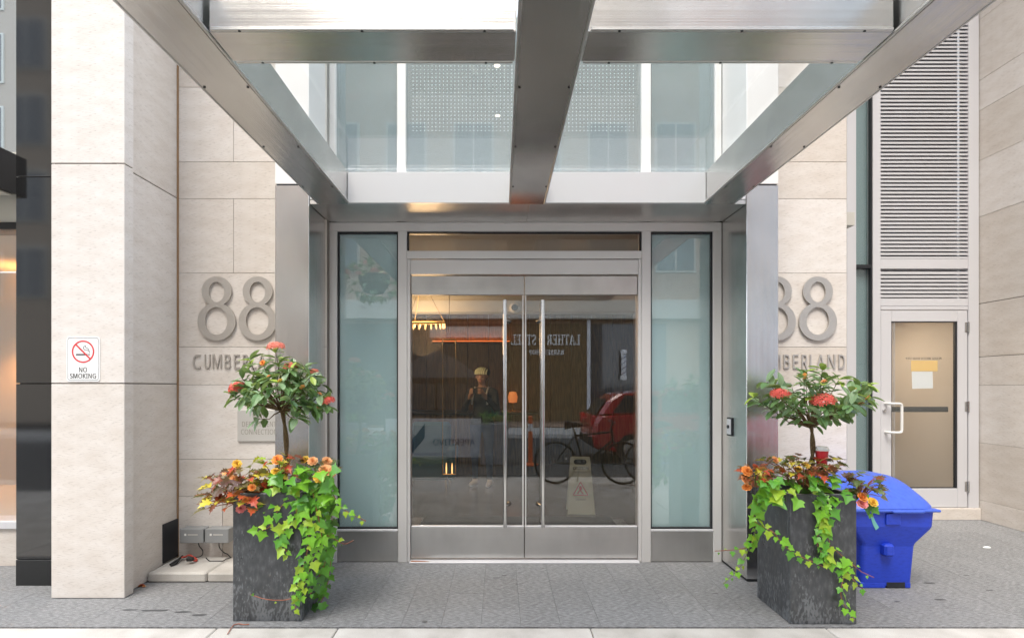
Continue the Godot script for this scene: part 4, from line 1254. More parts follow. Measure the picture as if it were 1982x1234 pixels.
func strand(o: Node3D, pts: Array, sizes: Array, spacing: float, mats: Array, stem := "stem_red", bare := 0.0) -> void:
	var cu := Curve3D.new()
	for k in pts.size():
		var t: Vector3 = (pts[mini(k + 1, pts.size() - 1)] - pts[maxi(k - 1, 0)]) * 0.18
		cu.add_point(pts[k] - o.position, -t, t)
	var bp := []
	for v in cu.tessellate(4, 7):
		bp.append(v)
	part(o, "stem", tube(bp, 0.0026, 5), M[stem])
	var len := cu.get_baked_length()
	var d := 0.0
	var side := 1.0
	while d < len * (1.0 - bare):
		var p := cu.sample_baked(d)
		var q := cu.sample_baked(minf(d + 0.01, len))
		var dir := (q - p).normalized()
		var f := d / len
		var size: float = lerpf(sizes[0], sizes[1], f) * rng.randf_range(0.45, 1.1)
		var lat := dir.cross(Vector3.BACK).normalized() * side
		var out := lat * rng.randf_range(0.3, 1.0) + dir * rng.randf_range(0.2, 0.8) + Vector3(0, -0.5, 0.35)
		var face := Vector3(rng.randf_range(-0.5, 0.5), rng.randf_range(0.3, 0.9), 1.0)
		var base := p + Vector3(0, 0, 0.006) + lat * 0.01
		part(o, "leaf", cache.ivy[rng.randi() % 3], M[mats[rng.randi() % mats.size()]], base, aim(out, rng.randf_range(-0.6, 0.6), face).scaled_local(Vector3.ONE * size))
		side = -side
		d += spacing * 0.85 * rng.randf_range(0.7, 1.3)

func bedding(called: String, label: String, cat: String, at: Vector3, spread: Vector3, count: int, mats: Array, size: Vector2, kind: String, flowers: Array, lean := Vector3.ZERO) -> void:
	var o := thing(called, label, cat, at)
	for k in count:
		var a := rng.randf() * TAU
		var r := sqrt(rng.randf())
		var p := Vector3(cos(a) * r * spread.x, rng.randf_range(0.1, 1.0) * spread.y, sin(a) * r * spread.z) + lean * r * 0.5
		if k % 3 == 0:
			part(o, "stem", tube([Vector3(p.x * 0.3, -0.02, p.z * 0.3), p * 0.6, p], [0.004, 0.003, 0.002], 5), M.stem_red)
		var out := Vector3(cos(a), rng.randf_range(-0.2, 0.7), sin(a)) + lean * 2.0 + sphere_dir() * 0.5
		var s := rng.randf_range(size.x, size.y)
		part(o, "leaf", cache[kind][rng.randi() % 3], M[mats[rng.randi() % mats.size()]], p, aim(out, rng.randf_range(-0.6, 0.6)).scaled_local(Vector3.ONE * s))
	for f in flowers:
		var p: Vector3 = f[0] - at
		part(o, "stem", tube([Vector3(p.x * 0.5, -0.02, p.z * 0.5), p * 0.7, p], [0.004, 0.003, 0.003], 5), M.stem_green)
		part(o, "flower", cache.rosette, M[f[2]], p, bloom_turn().scaled_local(Vector3.ONE * f[1] * 1.05))

func planter(x0: float, x1: float, z1: float, label: String) -> void:
	var d := 0.42
	var h := 0.815
	var o := thing("zinc_planter", label, "planter", Vector3((x0 + x1) / 2, 0.0, z1 - d / 2), "tall square planters")
	var w := (x1 - x0) / 2
	var t := 0.03
	blk(o, "side_wall", M.planter_zinc, Vector3(-w, 0.0, d / 2 - t), Vector3(w, h, d / 2), 0.004)
	blk(o, "side_wall", M.planter_zinc, Vector3(-w, 0.0, -d / 2), Vector3(w, h, -d / 2 + t), 0.004)
	for s in [-1, 1]:
		blk(o, "side_wall", M.planter_zinc, Vector3(s * w, 0.002, -d / 2 + t + 0.0005), Vector3(s * (w - t), h, d / 2 - t - 0.0005), 0.003)
	blk(o, "soil", M.soil, Vector3(-w + t + 0.001, 0.3, -d / 2 + t + 0.001), Vector3(w - t - 0.001, h - 0.04, d / 2 - t - 0.001), 0.01)

func planters() -> void:
	leaf_meshes()
	planter(-1.704, -1.266, 1.097, "tall dark zinc planter before the wall with the plaque")
	planter(1.825, 2.243, 1.139, "tall weathered zinc planter in front of the blue bin")
	# ---- topiary of the plaque side
	var zc := 0.89
	topiary(Vector3(-1.475, 0.775, zc), px(545, 795, zc), px(545, 757, zc), Vector3(0.30, 0.19, 0.26), "standard topiary with a tall top bloom in front of the fire department plaque",
		[[px(533, 672, zc + 0.02), 0.058, "coral_pale"], [px(460, 750, zc + 0.02), 0.060, "coral"], [px(449, 757, zc + 0.05), 0.028, "coral"], [px(632, 776, zc + 0.05), 0.052, "coral"], [px(617, 786, zc + 0.03), 0.026, "coral"], [px(562, 711, zc), 0.052, "coral_pale"], [px(606, 720, zc), 0.034, "coral_pale"]],
		[px(482, 697, zc), px(480, 715, zc), px(590, 710, zc), px(540, 700, zc), px(500, 810, zc + 0.05), px(575, 808, zc + 0.1)])
	topiary(Vector3(2.035, 0.775, 0.93), px(1570, 828, 0.93), px(1577, 777, 0.93), Vector3(0.34, 0.20, 0.28), "standard topiary with two big coral blooms above the paper cup",
		[[px(1511, 763, 1.06), 0.060, "coral"], [px(1593, 776, 1.12), 0.072, "coral"]],
		[px(1460, 770, 0.93), px(1485, 740, 0.93), px(1683, 768, 0.93), px(1670, 745, 0.93), px(1592, 715, 0.93), px(1560, 720, 0.9)])
	# ---- ivy, plaque side
	var ia := thing("trailing_ivy", "bright green ivy trailing down the corner of the planter near the plaque", "ivy", Vector3(-1.40, 0.80, 1.0))
	var bright := ["ivy_light", "ivy_light", "ivy_mid", "ivy_yellow"]
	var green := ["ivy_mid", "ivy_light", "ivy_mid", "ivy_dark"]
	for k in 52:
		var p := px(rng.randf_range(505, 650), rng.randf_range(905, 985), rng.randf_range(0.98, 1.13))
		part(ia, "leaf", cache.ivy[rng.randi() % 3], M[green[rng.randi() % 4] if k % 2 else bright[rng.randi() % 4]], p - ia.position, aim(Vector3(rng.randf_range(-0.7, 0.9), rng.randf_range(-0.8, 0.1), 0.7), rng.randf_range(-0.4, 0.4), Vector3(rng.randf_range(-0.4, 0.4), 0.8, 0.8)).scaled_local(Vector3.ONE * rng.randf_range(0.06, 0.105)))
	var z1 := 1.125
	var line := func(a: Array) -> Array:
		var q := []
		for v in a: q.append(px(v[0], v[1], v[2]))
		return q
	strand(ia, line.call([[560, 940, 1.06], [585, 990, z1], [598, 1040, z1], [588, 1090, z1], [575, 1140, z1], [570, 1182, z1]]), [0.085, 0.058], 0.034, bright)
	strand(ia, line.call([[600, 930, 1.04], [612, 985, 1.12], [622, 1040, 1.10], [605, 1085, 1.10], [592, 1120, 1.11], [580, 1160, 1.12]]), [0.085, 0.06], 0.034, bright)
	strand(ia, line.call([[625, 930, 1.0], [640, 985, 1.0], [643, 1040, 0.98], [630, 1085, 1.0], [615, 1120, 1.05], [600, 1150, 1.08]]), [0.085, 0.065], 0.034, green)
	strand(ia, line.call([[610, 940, 0.9], [628, 1000, 0.86], [632, 1060, 0.84], [628, 1110, 0.84], [618, 1150, 0.88]]), [0.085, 0.065], 0.033, green)
	strand(ia, line.call([[630, 930, 1.06], [655, 975, 1.1], [680, 995, 1.12], [708, 1008, 1.12]]), [0.07, 0.035], 0.034, bright)
	strand(ia, line.call([[632, 1035, 1.0], [655, 1047, 1.02], [668, 1052, 1.02], [684, 1045, 1.02]]), [0.045, 0.03], 0.035, bright, "stem_red", 0.35)
	strand(ia, line.call([[560, 960, 1.08], [528, 1000, z1], [520, 1020, z1], [495, 1030, z1]]), [0.05, 0.07], 0.045, bright)
	strand(ia, line.call([[575, 985, z1], [560, 1020, z1], [540, 1030, z1], [548, 1055, z1], [558, 1075, z1]]), [0.07, 0.07], 0.03, bright)
	strand(ia, line.call([[580, 1140, z1], [562, 1158, z1], [530, 1161, z1], [505, 1157, z1], [484, 1150, z1]]), [0.02, 0.022], 0.16, bright)
	strand(ia, line.call([[640, 1085, 0.9], [636, 1120, 0.9], [628, 1150, 0.9], [615, 1178, 0.92]]), [0.04, 0.085], 0.035, ["ivy_dark", "ivy_dark", "ivy_mid"])
	# ---- bedding, plaque side
	bedding("red_begonia", "red leaved begonia with apricot blooms spilling off the planter near the plaque", "plant", px(474, 965, 1.0), Vector3(0.20, 0.24, 0.15), 150, ["maroon", "scarlet_leaf", "scarlet_leaf", "maroon_dark", "bronze_leaf", "yellow_leaf"], Vector2(0.055, 0.105), "star",
		[[px(458, 898, 1.02), 0.03, "yellow_petal"], [px(441, 917, 1.05), 0.034, "apricot"], [px(452, 926, 1.08), 0.026, "apricot"], [px(476, 968, 1.13), 0.026, "orange"], [px(487, 944, 1.12), 0.026, "orange"], [px(466, 985, 1.14), 0.03, "pink_petal"], [px(424, 962, 1.08), 0.028, "scarlet_leaf"]], Vector3(-0.08, -0.16, 0.07))
	bedding("yellow_coleus", "yellow and scarlet leaved coleus at the foot of the topiary near the plaque", "plant", px(535, 925, 0.99), Vector3(0.11, 0.15, 0.09), 42, ["yellow_leaf", "scarlet_leaf", "maroon", "ivy_yellow", "yellow_leaf"], Vector2(0.05, 0.085), "star",
		[[px(533, 913, 1.08), 0.03, "yellow_petal"], [px(537, 890, 1.05), 0.036, "orange"]])
	bedding("apricot_begonia", "apricot begonia blooming at the corner of the planter next to the sidelight", "plant", px(622, 925, 0.95), Vector3(0.11, 0.12, 0.10), 48, ["olive_leaf", "maroon_dark", "ivy_mid", "bronze_leaf"], Vector2(0.04, 0.075), "star",
		[[px(605, 893, 0.98), 0.034, "apricot"], [px(590, 890, 0.95), 0.03, "yellow_petal"], [px(632, 893, 1.0), 0.034, "apricot"], [px(629, 912, 1.05), 0.048, "apricot"], [px(617, 924, 1.1), 0.036, "yellow_petal"], [px(641, 917, 1.02), 0.028, "apricot"], [px(640, 897, 0.97), 0.024, "yellow_petal"]])
	# ---- ivy, bin side
	var ib := thing("trailing_ivy", "lime green ivy trailing over the planter in front of the bin", "ivy", Vector3(2.0, 0.80, 1.05))
	for k in 60:
		var p := px(rng.randf_range(1468, 1660), rng.randf_range(922, 968), rng.randf_range(1.0, 1.17))
		part(ib, "leaf", cache.ivy[rng.randi() % 3], M[green[rng.randi() % 4] if k % 3 else bright[rng.randi() % 4]], p - ib.position, aim(Vector3(rng.randf_range(-0.8, 0.8), rng.randf_range(-0.8, 0.1), 0.7), rng.randf_range(-0.4, 0.4), Vector3(rng.randf_range(-0.4, 0.4), 0.8, 0.8)).scaled_local(Vector3.ONE * rng.randf_range(0.055, 0.095)))
	var z2 := 1.165
	strand(ib, line.call([[1580, 950, 1.12], [1592, 985, z2], [1590, 1015, z2], [1582, 1050, z2], [1600, 1080, z2], [1632, 1105, z2], [1628, 1150, z2], [1640, 1180, z2], [1655, 1200, z2]]), [0.082, 0.045], 0.036, bright)
	strand(ib, line.call([[1598, 955, 1.12], [1608, 990, z2], [1594, 1020, z2], [1606, 1050, z2], [1590, 1085, z2]]), [0.08, 0.05], 0.034, bright)
	strand(ib, line.call([[1640, 1080, z2], [1640, 1105, z2], [1660, 1130, z2], [1672, 1140, z2]]), [0.07, 0.035], 0.032, bright)
	strand(ib, line.call([[1495, 945, 1.1], [1468, 975, 1.1], [1460, 1005, 1.08], [1480, 1020, 1.12], [1498, 1030, z2], [1515, 1052, z2], [1540, 1072, z2], [1570, 1085, z2], [1598, 1098, z2]]), [0.085, 0.04], 0.040, bright)
	strand(ib, line.call([[1480, 950, 1.04], [1462, 985, 1.02], [1462, 1030, 1.0], [1450, 1060, 1.0], [1442, 1080, 1.0], [1430, 1100, 1.0], [1400, 1130, 1.02]]), [0.08, 0.03], 0.032, bright, "stem_green")
	strand(ib, line.call([[1462, 1040, 1.0], [1448, 1058, 1.02], [1415, 1064, 1.04], [1384, 1066, 1.05]]), [0.05, 0.03], 0.05, bright)
	strand(ib, line.call([[1600, 1050, z2], [1640, 1083, z2], [1668, 1106, z2], [1692, 1117, z2]]), [0.045, 0.035], 0.10, bright)
	strand(ib, line.call([[1660, 950, 1.1], [1682, 975, 1.12], [1690, 1000, 1.12]]), [0.08, 0.05], 0.05, ["ivy_mid", "ivy_dark"])
	bedding("bronze_heuchera", "dark bronze leaved bedding plant with pale blooms beneath the topiary near the paper cup", "plant", px(1555, 930, 1.0), Vector3(0.26, 0.15, 0.15), 150, ["maroon_dark", "bronze_leaf", "maroon", "olive_leaf", "yellow_leaf", "olive_leaf", "scarlet_leaf"], Vector2(0.045, 0.08), "star",
		[[px(1500, 890, 1.0), 0.026, "apricot"], [px(1545, 908, 1.05), 0.024, "yellow_petal"], [px(1562, 900, 1.05), 0.022, "yellow_petal"], [px(1600, 908, 1.02), 0.038, "apricot"]], Vector3(0, 0, 0.03))
	bedding("orange_begonia", "orange begonia hanging off the planter edge beside the steel jamb", "plant", px(1462, 935, 1.06), Vector3(0.08, 0.11, 0.08), 40, ["maroon", "scarlet_leaf", "yellow_leaf", "bronze_leaf"], Vector2(0.04, 0.07), "star",
		[[px(1445, 912, 1.1), 0.036, "orange"], [px(1441, 928, 1.1), 0.034, "apricot"], [px(1446, 944, 1.1), 0.030, "orange"], [px(1462, 905, 1.08), 0.026, "scarlet_leaf"]])
	bedding("trailing_begonia", "small pink and orange begonia hanging before the bin lid", "plant", px(1664, 950, 1.06), Vector3(0.10, 0.13, 0.09), 55, ["maroon_dark", "olive_leaf", "bronze_leaf", "maroon"], Vector2(0.045, 0.075), "star",
		[[px(1668, 962, 1.14), 0.034, "orange"], [px(1669, 976, 1.15), 0.032, "pink_petal"], [px(1689, 972, 1.14), 0.032, "yellow_petal"]], Vector3(0.04, -0.08, 0.03))
	# paper cup set down among the plants
	var cp := thing("paper_cup", "red paper cup with a white lid pushed among the planter flowers", "cup", px(1591, 902, 0.93))
	part(cp, "cup", lathe([[0.0, 0.0], [0.030, 0.0], [0.040, 0.105], [0.0, 0.105]], 24), M.red_plastic)
	part(cp, "lid", lathe([[0.0, 0.1055], [0.043, 0.1055], [0.044, 0.115], [0.041, 0.119], [0.039, 0.132], [0.0, 0.134]], 24), M.white_plastic)

# ---------------------------------------------------------------- blue bin
func recycling_bin() -> void:
	var o := thing("recycling_bin", "bright blue plastic recycling bin with a sloping lid behind the planter", "bin", Vector3(2.862, 0.0, 0.36))
	# body: stacked rounded rectangles, narrow foot, flared belly
	var rows := [[0.0, 0.185, 0.20, 0.025], [0.05, 0.187, 0.205, 0.025], [0.30, 0.198, 0.225, 0.03], [0.325, 0.204, 0.232, 0.03], [0.435, 0.296, 0.262, 0.04], [0.455, 0.302, 0.268, 0.04], [0.575, 0.310, 0.272, 0.04]]
	var st := new_st()
	var rings := []
	for r in rows:
		var ring := []
		for v in rounded(r[1] * 2, r[2] * 2, r[3]):
			ring.append(Vector3(v.x, r[0], v.y))
		rings.append(ring)
	for i in rings.size() - 1:
		var n: int = rings[i].size()
		for k in n:
			var k2 := (k + 1) % n
			var c: Vector3 = (rings[i][k] + rings[i + 1][k2]) * 0.5
			quad(st, rings[i][k], rings[i][k2], rings[i + 1][k2], rings[i + 1][k], Vector3(c.x, 0.02, c.z))
	for k in range(1, rings[0].size() - 1):
		tri(st, rings[0][0], rings[0][k], rings[0][k + 1], Vector3.DOWN)
	part(o, "body", st.commit(), M.bin_blue, Vector3(0, 0.018, 0))
	for x in [-0.125, 0.13]:
		blk(o, "foot", M.bin_blue, Vector3(x - 0.065 if x < 0 else x + 0.01, 0.0, -0.19), Vector3(x + 0.12 if x < 0 else x + 0.052, 0.045, 0.203), 0.006)
	blk(o, "recess_shade_panel", M.gasket, Vector3(0.0, 0.004, 0.196), Vector3(0.137, 0.046, 0.2038), 0.001)  # flat near-black panel, stands in for the shade inside the foot opening
	# grip peg, latch pocket, rim
	blk(o, "lift_peg", M.bin_blue, Vector3(-0.062, 0.255, 0.21), Vector3(0.012, 0.345, 0.275), 0.014)
	blk(o, "latch_pocket", M.bin_blue, Vector3(-0.06, 0.49, 0.268), Vector3(0.045, 0.573, 0.282), 0.006)
	blk(o, "latch_inset", M.bin_blue, Vector3(-0.045, 0.515, 0.2805), Vector3(0.03, 0.573, 0.2832), 0.002)
	# lid: lofted from the front edge up to the hinge
	var lt := new_st()
	lt.set_smooth_group(0)
	var nz := 14
	var nxx := 14
	var hp := func(i: int, j: int) -> Vector3:
		var f := i / float(nz)                              # 0 front, 1 hinge
		var u := j / float(nxx) * 2.0 - 1.0
		var hw := lerpf(0.322, 0.300, f) * (1.0 - 0.10 * pow(maxf(0.0, 1.0 - f * 8.0), 2.0))
		var top := 0.612 + 0.165 * sin(minf(f * 1.25, 1.0) * PI / 2) + 0.018 * (1.0 if f > 0.0 else 0.0)
		var drop := pow(absf(u), 5.0) * lerpf(0.018, 0.035, f) + (0.02 if absf(u) > 0.99 else 0.0)
		return Vector3(u * hw, top - drop, lerpf(0.292 - 0.03 * u * u * u * u, -0.272, f))
	for i in nz:
		for j in nxx:
			var q := [hp.call(i, j), hp.call(i, j + 1), hp.call(i + 1, j + 1), hp.call(i + 1, j)]
			for t in [[0, 1, 2], [0, 2, 3]]:
				var o3 = t.duplicate()
				if (q[t[1]] - q[t[0]]).cross(q[t[2]] - q[t[0]]).y > 0:
					o3 = [t[0], t[2], t[1]]
				for e in o3:
					lt.add_vertex(q[e])
	lt.index()
	lt.generate_normals()
	var lskirt := new_st()
	for i in nz:
		for sd in [0, nxx]:
			var p0: Vector3 = hp.call(i, sd)
			var p1: Vector3 = hp.call(i + 1, sd)
			quad(lskirt, p0, p1, Vector3(p1.x, 0.597, p1.z), Vector3(p0.x, 0.597, p0.z), Vector3(p0.x, 0, 0))
	for j in nxx:
		for e in [0, nz]:
			var p0: Vector3 = hp.call(e, j)
			var p1: Vector3 = hp.call(e, j + 1)
			quad(lskirt, p0, p1, Vector3(p1.x, 0.597, p1.z), Vector3(p0.x, 0.597, p0.z), Vector3(0, 0, 1 if e == 0 else -1))
	var lid := part(o, "lid", lt.commit(), M.bin_lid)
	part(lid, "lid_skirt", lskirt.commit(), M.bin_lid)
	blk(lid, "lid_rim", M.bin_lid, Vector3(-0.326, 0.585, 0.235), Vector3(0.326, 0.603, 0.300), 0.006)
	blk(lid, "lid_lip", M.bin_lid, Vector3(-0.03, 0.580, 0.285), Vector3(0.20, 0.600, 0.312), 0.006)
	part(o, "hinge_bar", tube([Vector3(-0.28, 0.70, -0.285), Vector3(0.28, 0.70, -0.285)], 0.014, 10), M.bin_blue)
	part(o, "sticker", prism(PackedVector2Array([Vector2(-0.03, 0.05), Vector2(-0.012, 0.055), Vector2(0.008, 0.012), Vector2(0.035, -0.03), Vector2(0.012, -0.05), Vector2(-0.01, -0.01)]), 0.0015), M.sticker_teal, Vector3(-0.14, 0.50, 0.2705), Basis(Vector3.RIGHT, 0.04))

# ---------------------------------------------------------------- litter and marks
func blob(w: float, h: float, n := 18) -> PackedVector2Array:
	var p := PackedVector2Array()
	for k in n:
		var a := TAU * k / n
		p.append(Vector2(cos(a) * w, sin(a) * h) * rng.randf_range(0.72, 1.1))
	return p

func litter() -> void:
	var pav := get_node("granite_paving")
	var down := Basis(Vector3.RIGHT, -PI / 2)
	for m in [[250, 1180, 0.055, 0.010], [300, 1181, 0.10, 0.014], [352, 1184, 0.06, 0.013], [385, 1190, 0.05, 0.018], [975, 1113, 0.02, 0.007], [960, 1118, 0.03, 0.006], [822, 1203, 0.02, 0.014], [1737, 1164, 0.02, 0.008], [1870, 1113, 0.02, 0.008], [1800, 1128, 0.05, 0.012], [1820, 1160, 0.04, 0.01], [1385, 1148, 0.02, 0.004], [1000, 1130, 0.01, 0.006], [1916, 1142, 0.025, 0.008]]:
		var d: float = 1500.0 / (m[1] - 746)
		part(pav, "stain", prism(blob(m[2], m[3]), 0.0008), M.damp_granite, Vector3((m[0] - 968) * d / 1000.0, 0.0012, EYE.z - d), down)
	# scraps
	var a := thing("paper_scrap", "crumpled white paper scrap lying on the granite near the side wall", "litter", Vector3((1911 - 968) * 4.78 / 1000, 0.0, EYE.z - 4.78))
	part(a, "crumple", lathe([[0.0, 0.0], [0.05, 0.003], [0.035, 0.012], [0.012, 0.017], [0.0, 0.014]], 7), M.paper, Vector3.ZERO, Basis.from_scale(Vector3(0.75, 0.9, 0.35)))
	var b := thing("fallen_petals", "red fallen petals lying against the foot of the limestone pier", "litter", Vector3((272 - 968) * 3.86 / 1000, 0.0, EYE.z - 3.86))
	part(b, "petal", cache.rosette, M.scarlet_leaf, Vector3(0, 0.006, 0), Basis.from_scale(Vector3(0.03, 0.015, 0.02)))
	part(b, "petal", cache.rosette, M.apricot, Vector3(0.03, 0.004, 0.01), Basis.from_scale(Vector3(0.012, 0.008, 0.012)))
	var c := thing("power_cable", "thin reddish cable lying on the concrete at the planter foot", "cable")
	var pts := []
	for q in [[440, 1228], [446, 1218], [452, 1210], [462, 1208], [472, 1210], [482, 1209]]:
		var d: float = 1500.0 / (q[1] - 746)
		pts.append(Vector3((q[0] - 968) * d / 1000.0, 0.005, EYE.z - d))
	part(c, "cord", tube(pts, 0.003, 6), M.stem_red)

# ---------------------------------------------------------------- street seen in the glass
func building(called: String, label: String, x0: float, x1: float, z: float, h: float, wall: String, y0: float, step: Vector2, win: Vector2, depth := 8.0) -> Node3D:
	var o := thing(called, label, "building", Vector3((x0 + x1) / 2, 0, z))
	var w := (x1 - x0) / 2
	blk(o, "wall", M[wall], Vector3(-w, 0.0, 0.0), Vector3(w, h, depth), 0.02)
	blk(o, "cornice", M.facade_cream, Vector3(-w - 0.1, h + 0.002, -0.25), Vector3(w + 0.1, h + 0.4, depth), 0.03)
	var nx := int((x1 - x0 - 1.0) / step.x)
	var ny := int((h - y0 - 0.5) / step.y)
	for j in ny:
		for i in nx:
			var cx := (i - (nx - 1) * 0.5) * step.x
			var cy := y0 + j * step.y + win.y / 2
			var f := blk(o, "window", M.facade_cream, Vector3(cx - win.x / 2 - 0.08, cy - win.y / 2 - 0.08, -0.06), Vector3(cx + win.x / 2 + 0.08, cy + win.y / 2 + 0.08, 0.05), 0.01)
			part(f, "pane", bbox(Vector3(win.x, win.y, 0.02), 0.002), M.window_dark, Vector3(0, 0, -0.07))
			part(f, "glazing_bar", bbox(Vector3(0.06, win.y, 0.03), 0.003), M.facade_cream, Vector3(0, 0, -0.08))
	return o

func street() -> void:
	var b := building("brick_building", "brown brick building with the barbershop across the street", -7.5, 8.0, 14.0, 13.2, "brick_brown", 5.6, Vector2(2.4, 3.3), Vector2(1.3, 1.9))
	blk(b, "sign_band", M.facade_cream, Vector3(-7.6, 3.85, -0.35), Vector3(7.6, 4.5, -0.005), 0.02)
	building("beige_tower", "tall beige apartment tower across the street", -34.0, -8.5, 17.0, 25.0, "facade_beige", 5.0, Vector2(2.6, 3.0), Vector2(1.5, 1.9))
	building("grey_building", "grey office building across the street from the louvre screen", 9.0, 34.0, 15.0, 22.0, "facade_grey", 4.5, Vector2(3.2, 3.5), Vector2(2.0, 2.1))
	# barbershop front
	var s := thing("barbershop_front", "timber barbershop front with white mirrored lettering in the door glass", "shop front", Vector3(0, 0, 13.98))
	blk(s, "timber_wall", M.walnut, Vector3(0.25, 0.25, -0.12), Vector3(3.1, 3.7, 0.0), 0.01)
	blk(s, "dark_window", M.window_dark, Vector3(3.15, 0.25, -0.08), Vector3(5.9, 3.7, 0.0), 0.01)
	blk(s, "window_post", M.aluminium_pale, Vector3(3.08, 0.25, -0.2), Vector3(3.2, 4.4, -0.122), 0.005)
	var back := Basis(Vector3.UP, PI)
	for t in [["LATHER & STEEL", 0.36, 1.62, 3.12, 2.45, true], ["BARBERSHOP", 0.17, 1.65, 2.68, 1.25, false]]:
		var tm := text_mesh(t[0], t[1], 0.02, "Droid Serif", true)
		var k: float = t[4] / tm.get_aabb().size.x
		part(s, "lettering", tm, M.lettering_white, Vector3(t[2], t[3], -0.14), back.scaled_local(Vector3(k, 1, 1)))
	var pole := part(s, "barber_pole", lathe([[0.0, 1.7], [0.10, 1.7], [0.12, 1.8], [0.09, 1.84], [0.09, 2.6], [0.12, 2.64], [0.10, 2.75], [0.0, 2.78]], 16), M.white_plastic, Vector3(4.36, 0, -0.25))
	for k in 4:
		var hp := []
		for i in 9:
			var f := i / 8.0
			hp.append(Vector3(0.092 * cos(f * PI + PI), 1.86 + k * 0.18 + f * 0.18, 0.092 * sin(f * PI + PI)))
		part(pole, "stripe", tube(hp, 0.018, 5), M.banner_blue)
	blk(s, "pole_bracket", M.black_steel, Vector3(4.33, 2.2, -0.25), Vector3(4.39, 2.26, -0.081), 0.005)
	# dark cafe front with a warm strip
	var cf := thing("cafe_front", "dark cafe front with a blank cream board across the street", "shop front", Vector3(0, 0, 13.98))
	blk(cf, "dark_wall", M.shop_dark, Vector3(-5.5, 0.1, -0.10), Vector3(0.2, 3.7, 0.0), 0.01)
	blk(cf, "sign_board", M.facade_cream, Vector3(-2.5, 3.2, -0.15), Vector3(0.18, 3.6, -0.102), 0.004)
	blk(cf, "window_panel", M.window_dark, Vector3(-5.3, 0.5, -0.13), Vector3(-2.8, 3.3, -0.101), 0.01)
	# street patio
	var um := thing("patio_umbrella", "black patio umbrella standing behind the white barrier banner", "umbrella", Vector3(-1.45, -0.13, 7.2))
	part(um, "pole", tube([Vector3(0, 0, 0), Vector3(0, 2.55, 0)], 0.025, 10), M.black_steel)
	part(um, "canopy", lathe([[0.0, 2.45], [0.5, 2.2], [1.05, 1.80], [1.05, 1.68], [1.03, 1.78], [0.5, 2.17], [0.0, 2.41]], 8), M.umbrella_black)
	part(um, "finial", lathe([[0.0, 2.62], [0.03, 2.57], [0.02, 2.45], [0.0, 2.45]], 10), M.black_steel)
	part(um, "base", lathe([[0.0, 0.0], [0.3, 0.0], [0.3, 0.06], [0.03, 0.1], [0.0, 0.1]], 20), M.concrete_1)
	var bn := thing("barrier_banner", "white cafe barrier banner with a blue ribbon reading APERITIVO", "barrier", Vector3(-1.38, -0.13, 6.2))
	blk(bn, "sheet", M.banner_white, Vector3(-1.0, 0.15, -0.01), Vector3(1.0, 0.95, 0.01), 0.003)
	for x in [-1.0, 1.0]:
		part(bn, "post", tube([Vector3(x, 0, 0), Vector3(x, 1.02, 0)], 0.02, 8), M.black_steel)
		blk(bn, "foot", M.black_steel, Vector3(x - 0.04, 0, -0.22), Vector3(x + 0.04, 0.02, 0.22), 0.004)
	part(bn, "ribbon", prism(PackedVector2Array([Vector2(-0.65, 0.25), Vector2(-0.45, 0.22), Vector2(-0.18, 0.55), Vector2(-0.18, 0.85), Vector2(-0.35, 0.62), Vector2(-0.62, 0.36)]), 0.004), M.banner_blue, Vector3(0, 0, -0.015), Basis(Vector3.UP, 0))
	part(bn, "lettering", text_mesh("APERITIVO", 0.13, 0.004), M.banner_blue, Vector3(0.42, 0.46, -0.014), back)
	for q in [[-0.12, 6.3], [-3.1, 6.3]]:
		var pb := thing("patio_planter", ["grey patio planter box holding low greenery beside the barrier banner", "grey patio planter box holding low greenery near the hanging basket"][0 if q[0] > -1 else 1], "planter", Vector3(q[0], -0.13, q[1]), "patio planters")
		blk(pb, "box", M.facade_grey, Vector3(-0.28, 0, -0.2), Vector3(0.28, 0.85, 0.2), 0.01)
		for k in 60:
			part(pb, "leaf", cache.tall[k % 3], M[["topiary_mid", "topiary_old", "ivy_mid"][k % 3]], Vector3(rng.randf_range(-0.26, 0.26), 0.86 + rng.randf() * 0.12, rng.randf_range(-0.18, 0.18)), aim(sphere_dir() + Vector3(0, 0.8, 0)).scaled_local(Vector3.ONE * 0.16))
	var bo := thing("traffic_post", "slim orange plastic traffic post beside the patio", "bollard", Vector3(0.62, -0.13, 6.1))
	part(bo, "post", lathe([[0.0, 0.0], [0.16, 0.0], [0.16, 0.03], [0.045, 0.06], [0.045, 1.0], [0.0, 1.02]], 14), M.orange_plastic)
	part(bo, "reflective_band", lathe([[0.046, 0.7], [0.047, 0.7], [0.047, 0.85], [0.046, 0.85]], 14), M.sign_white)
	street_lamp()
	bicycle(Vector3(1.35, 0.0, 3.35), 0.06, "bicycle_black", "rubber", "black bicycle parked at the kerb beside the canopy")
	bicycle(Vector3(2.75, 0.0, 3.50), -0.05, "bicycle_blue", "blue_paint", "blue framed bicycle parked at the kerb opposite the blue bin")
	car()
	person()

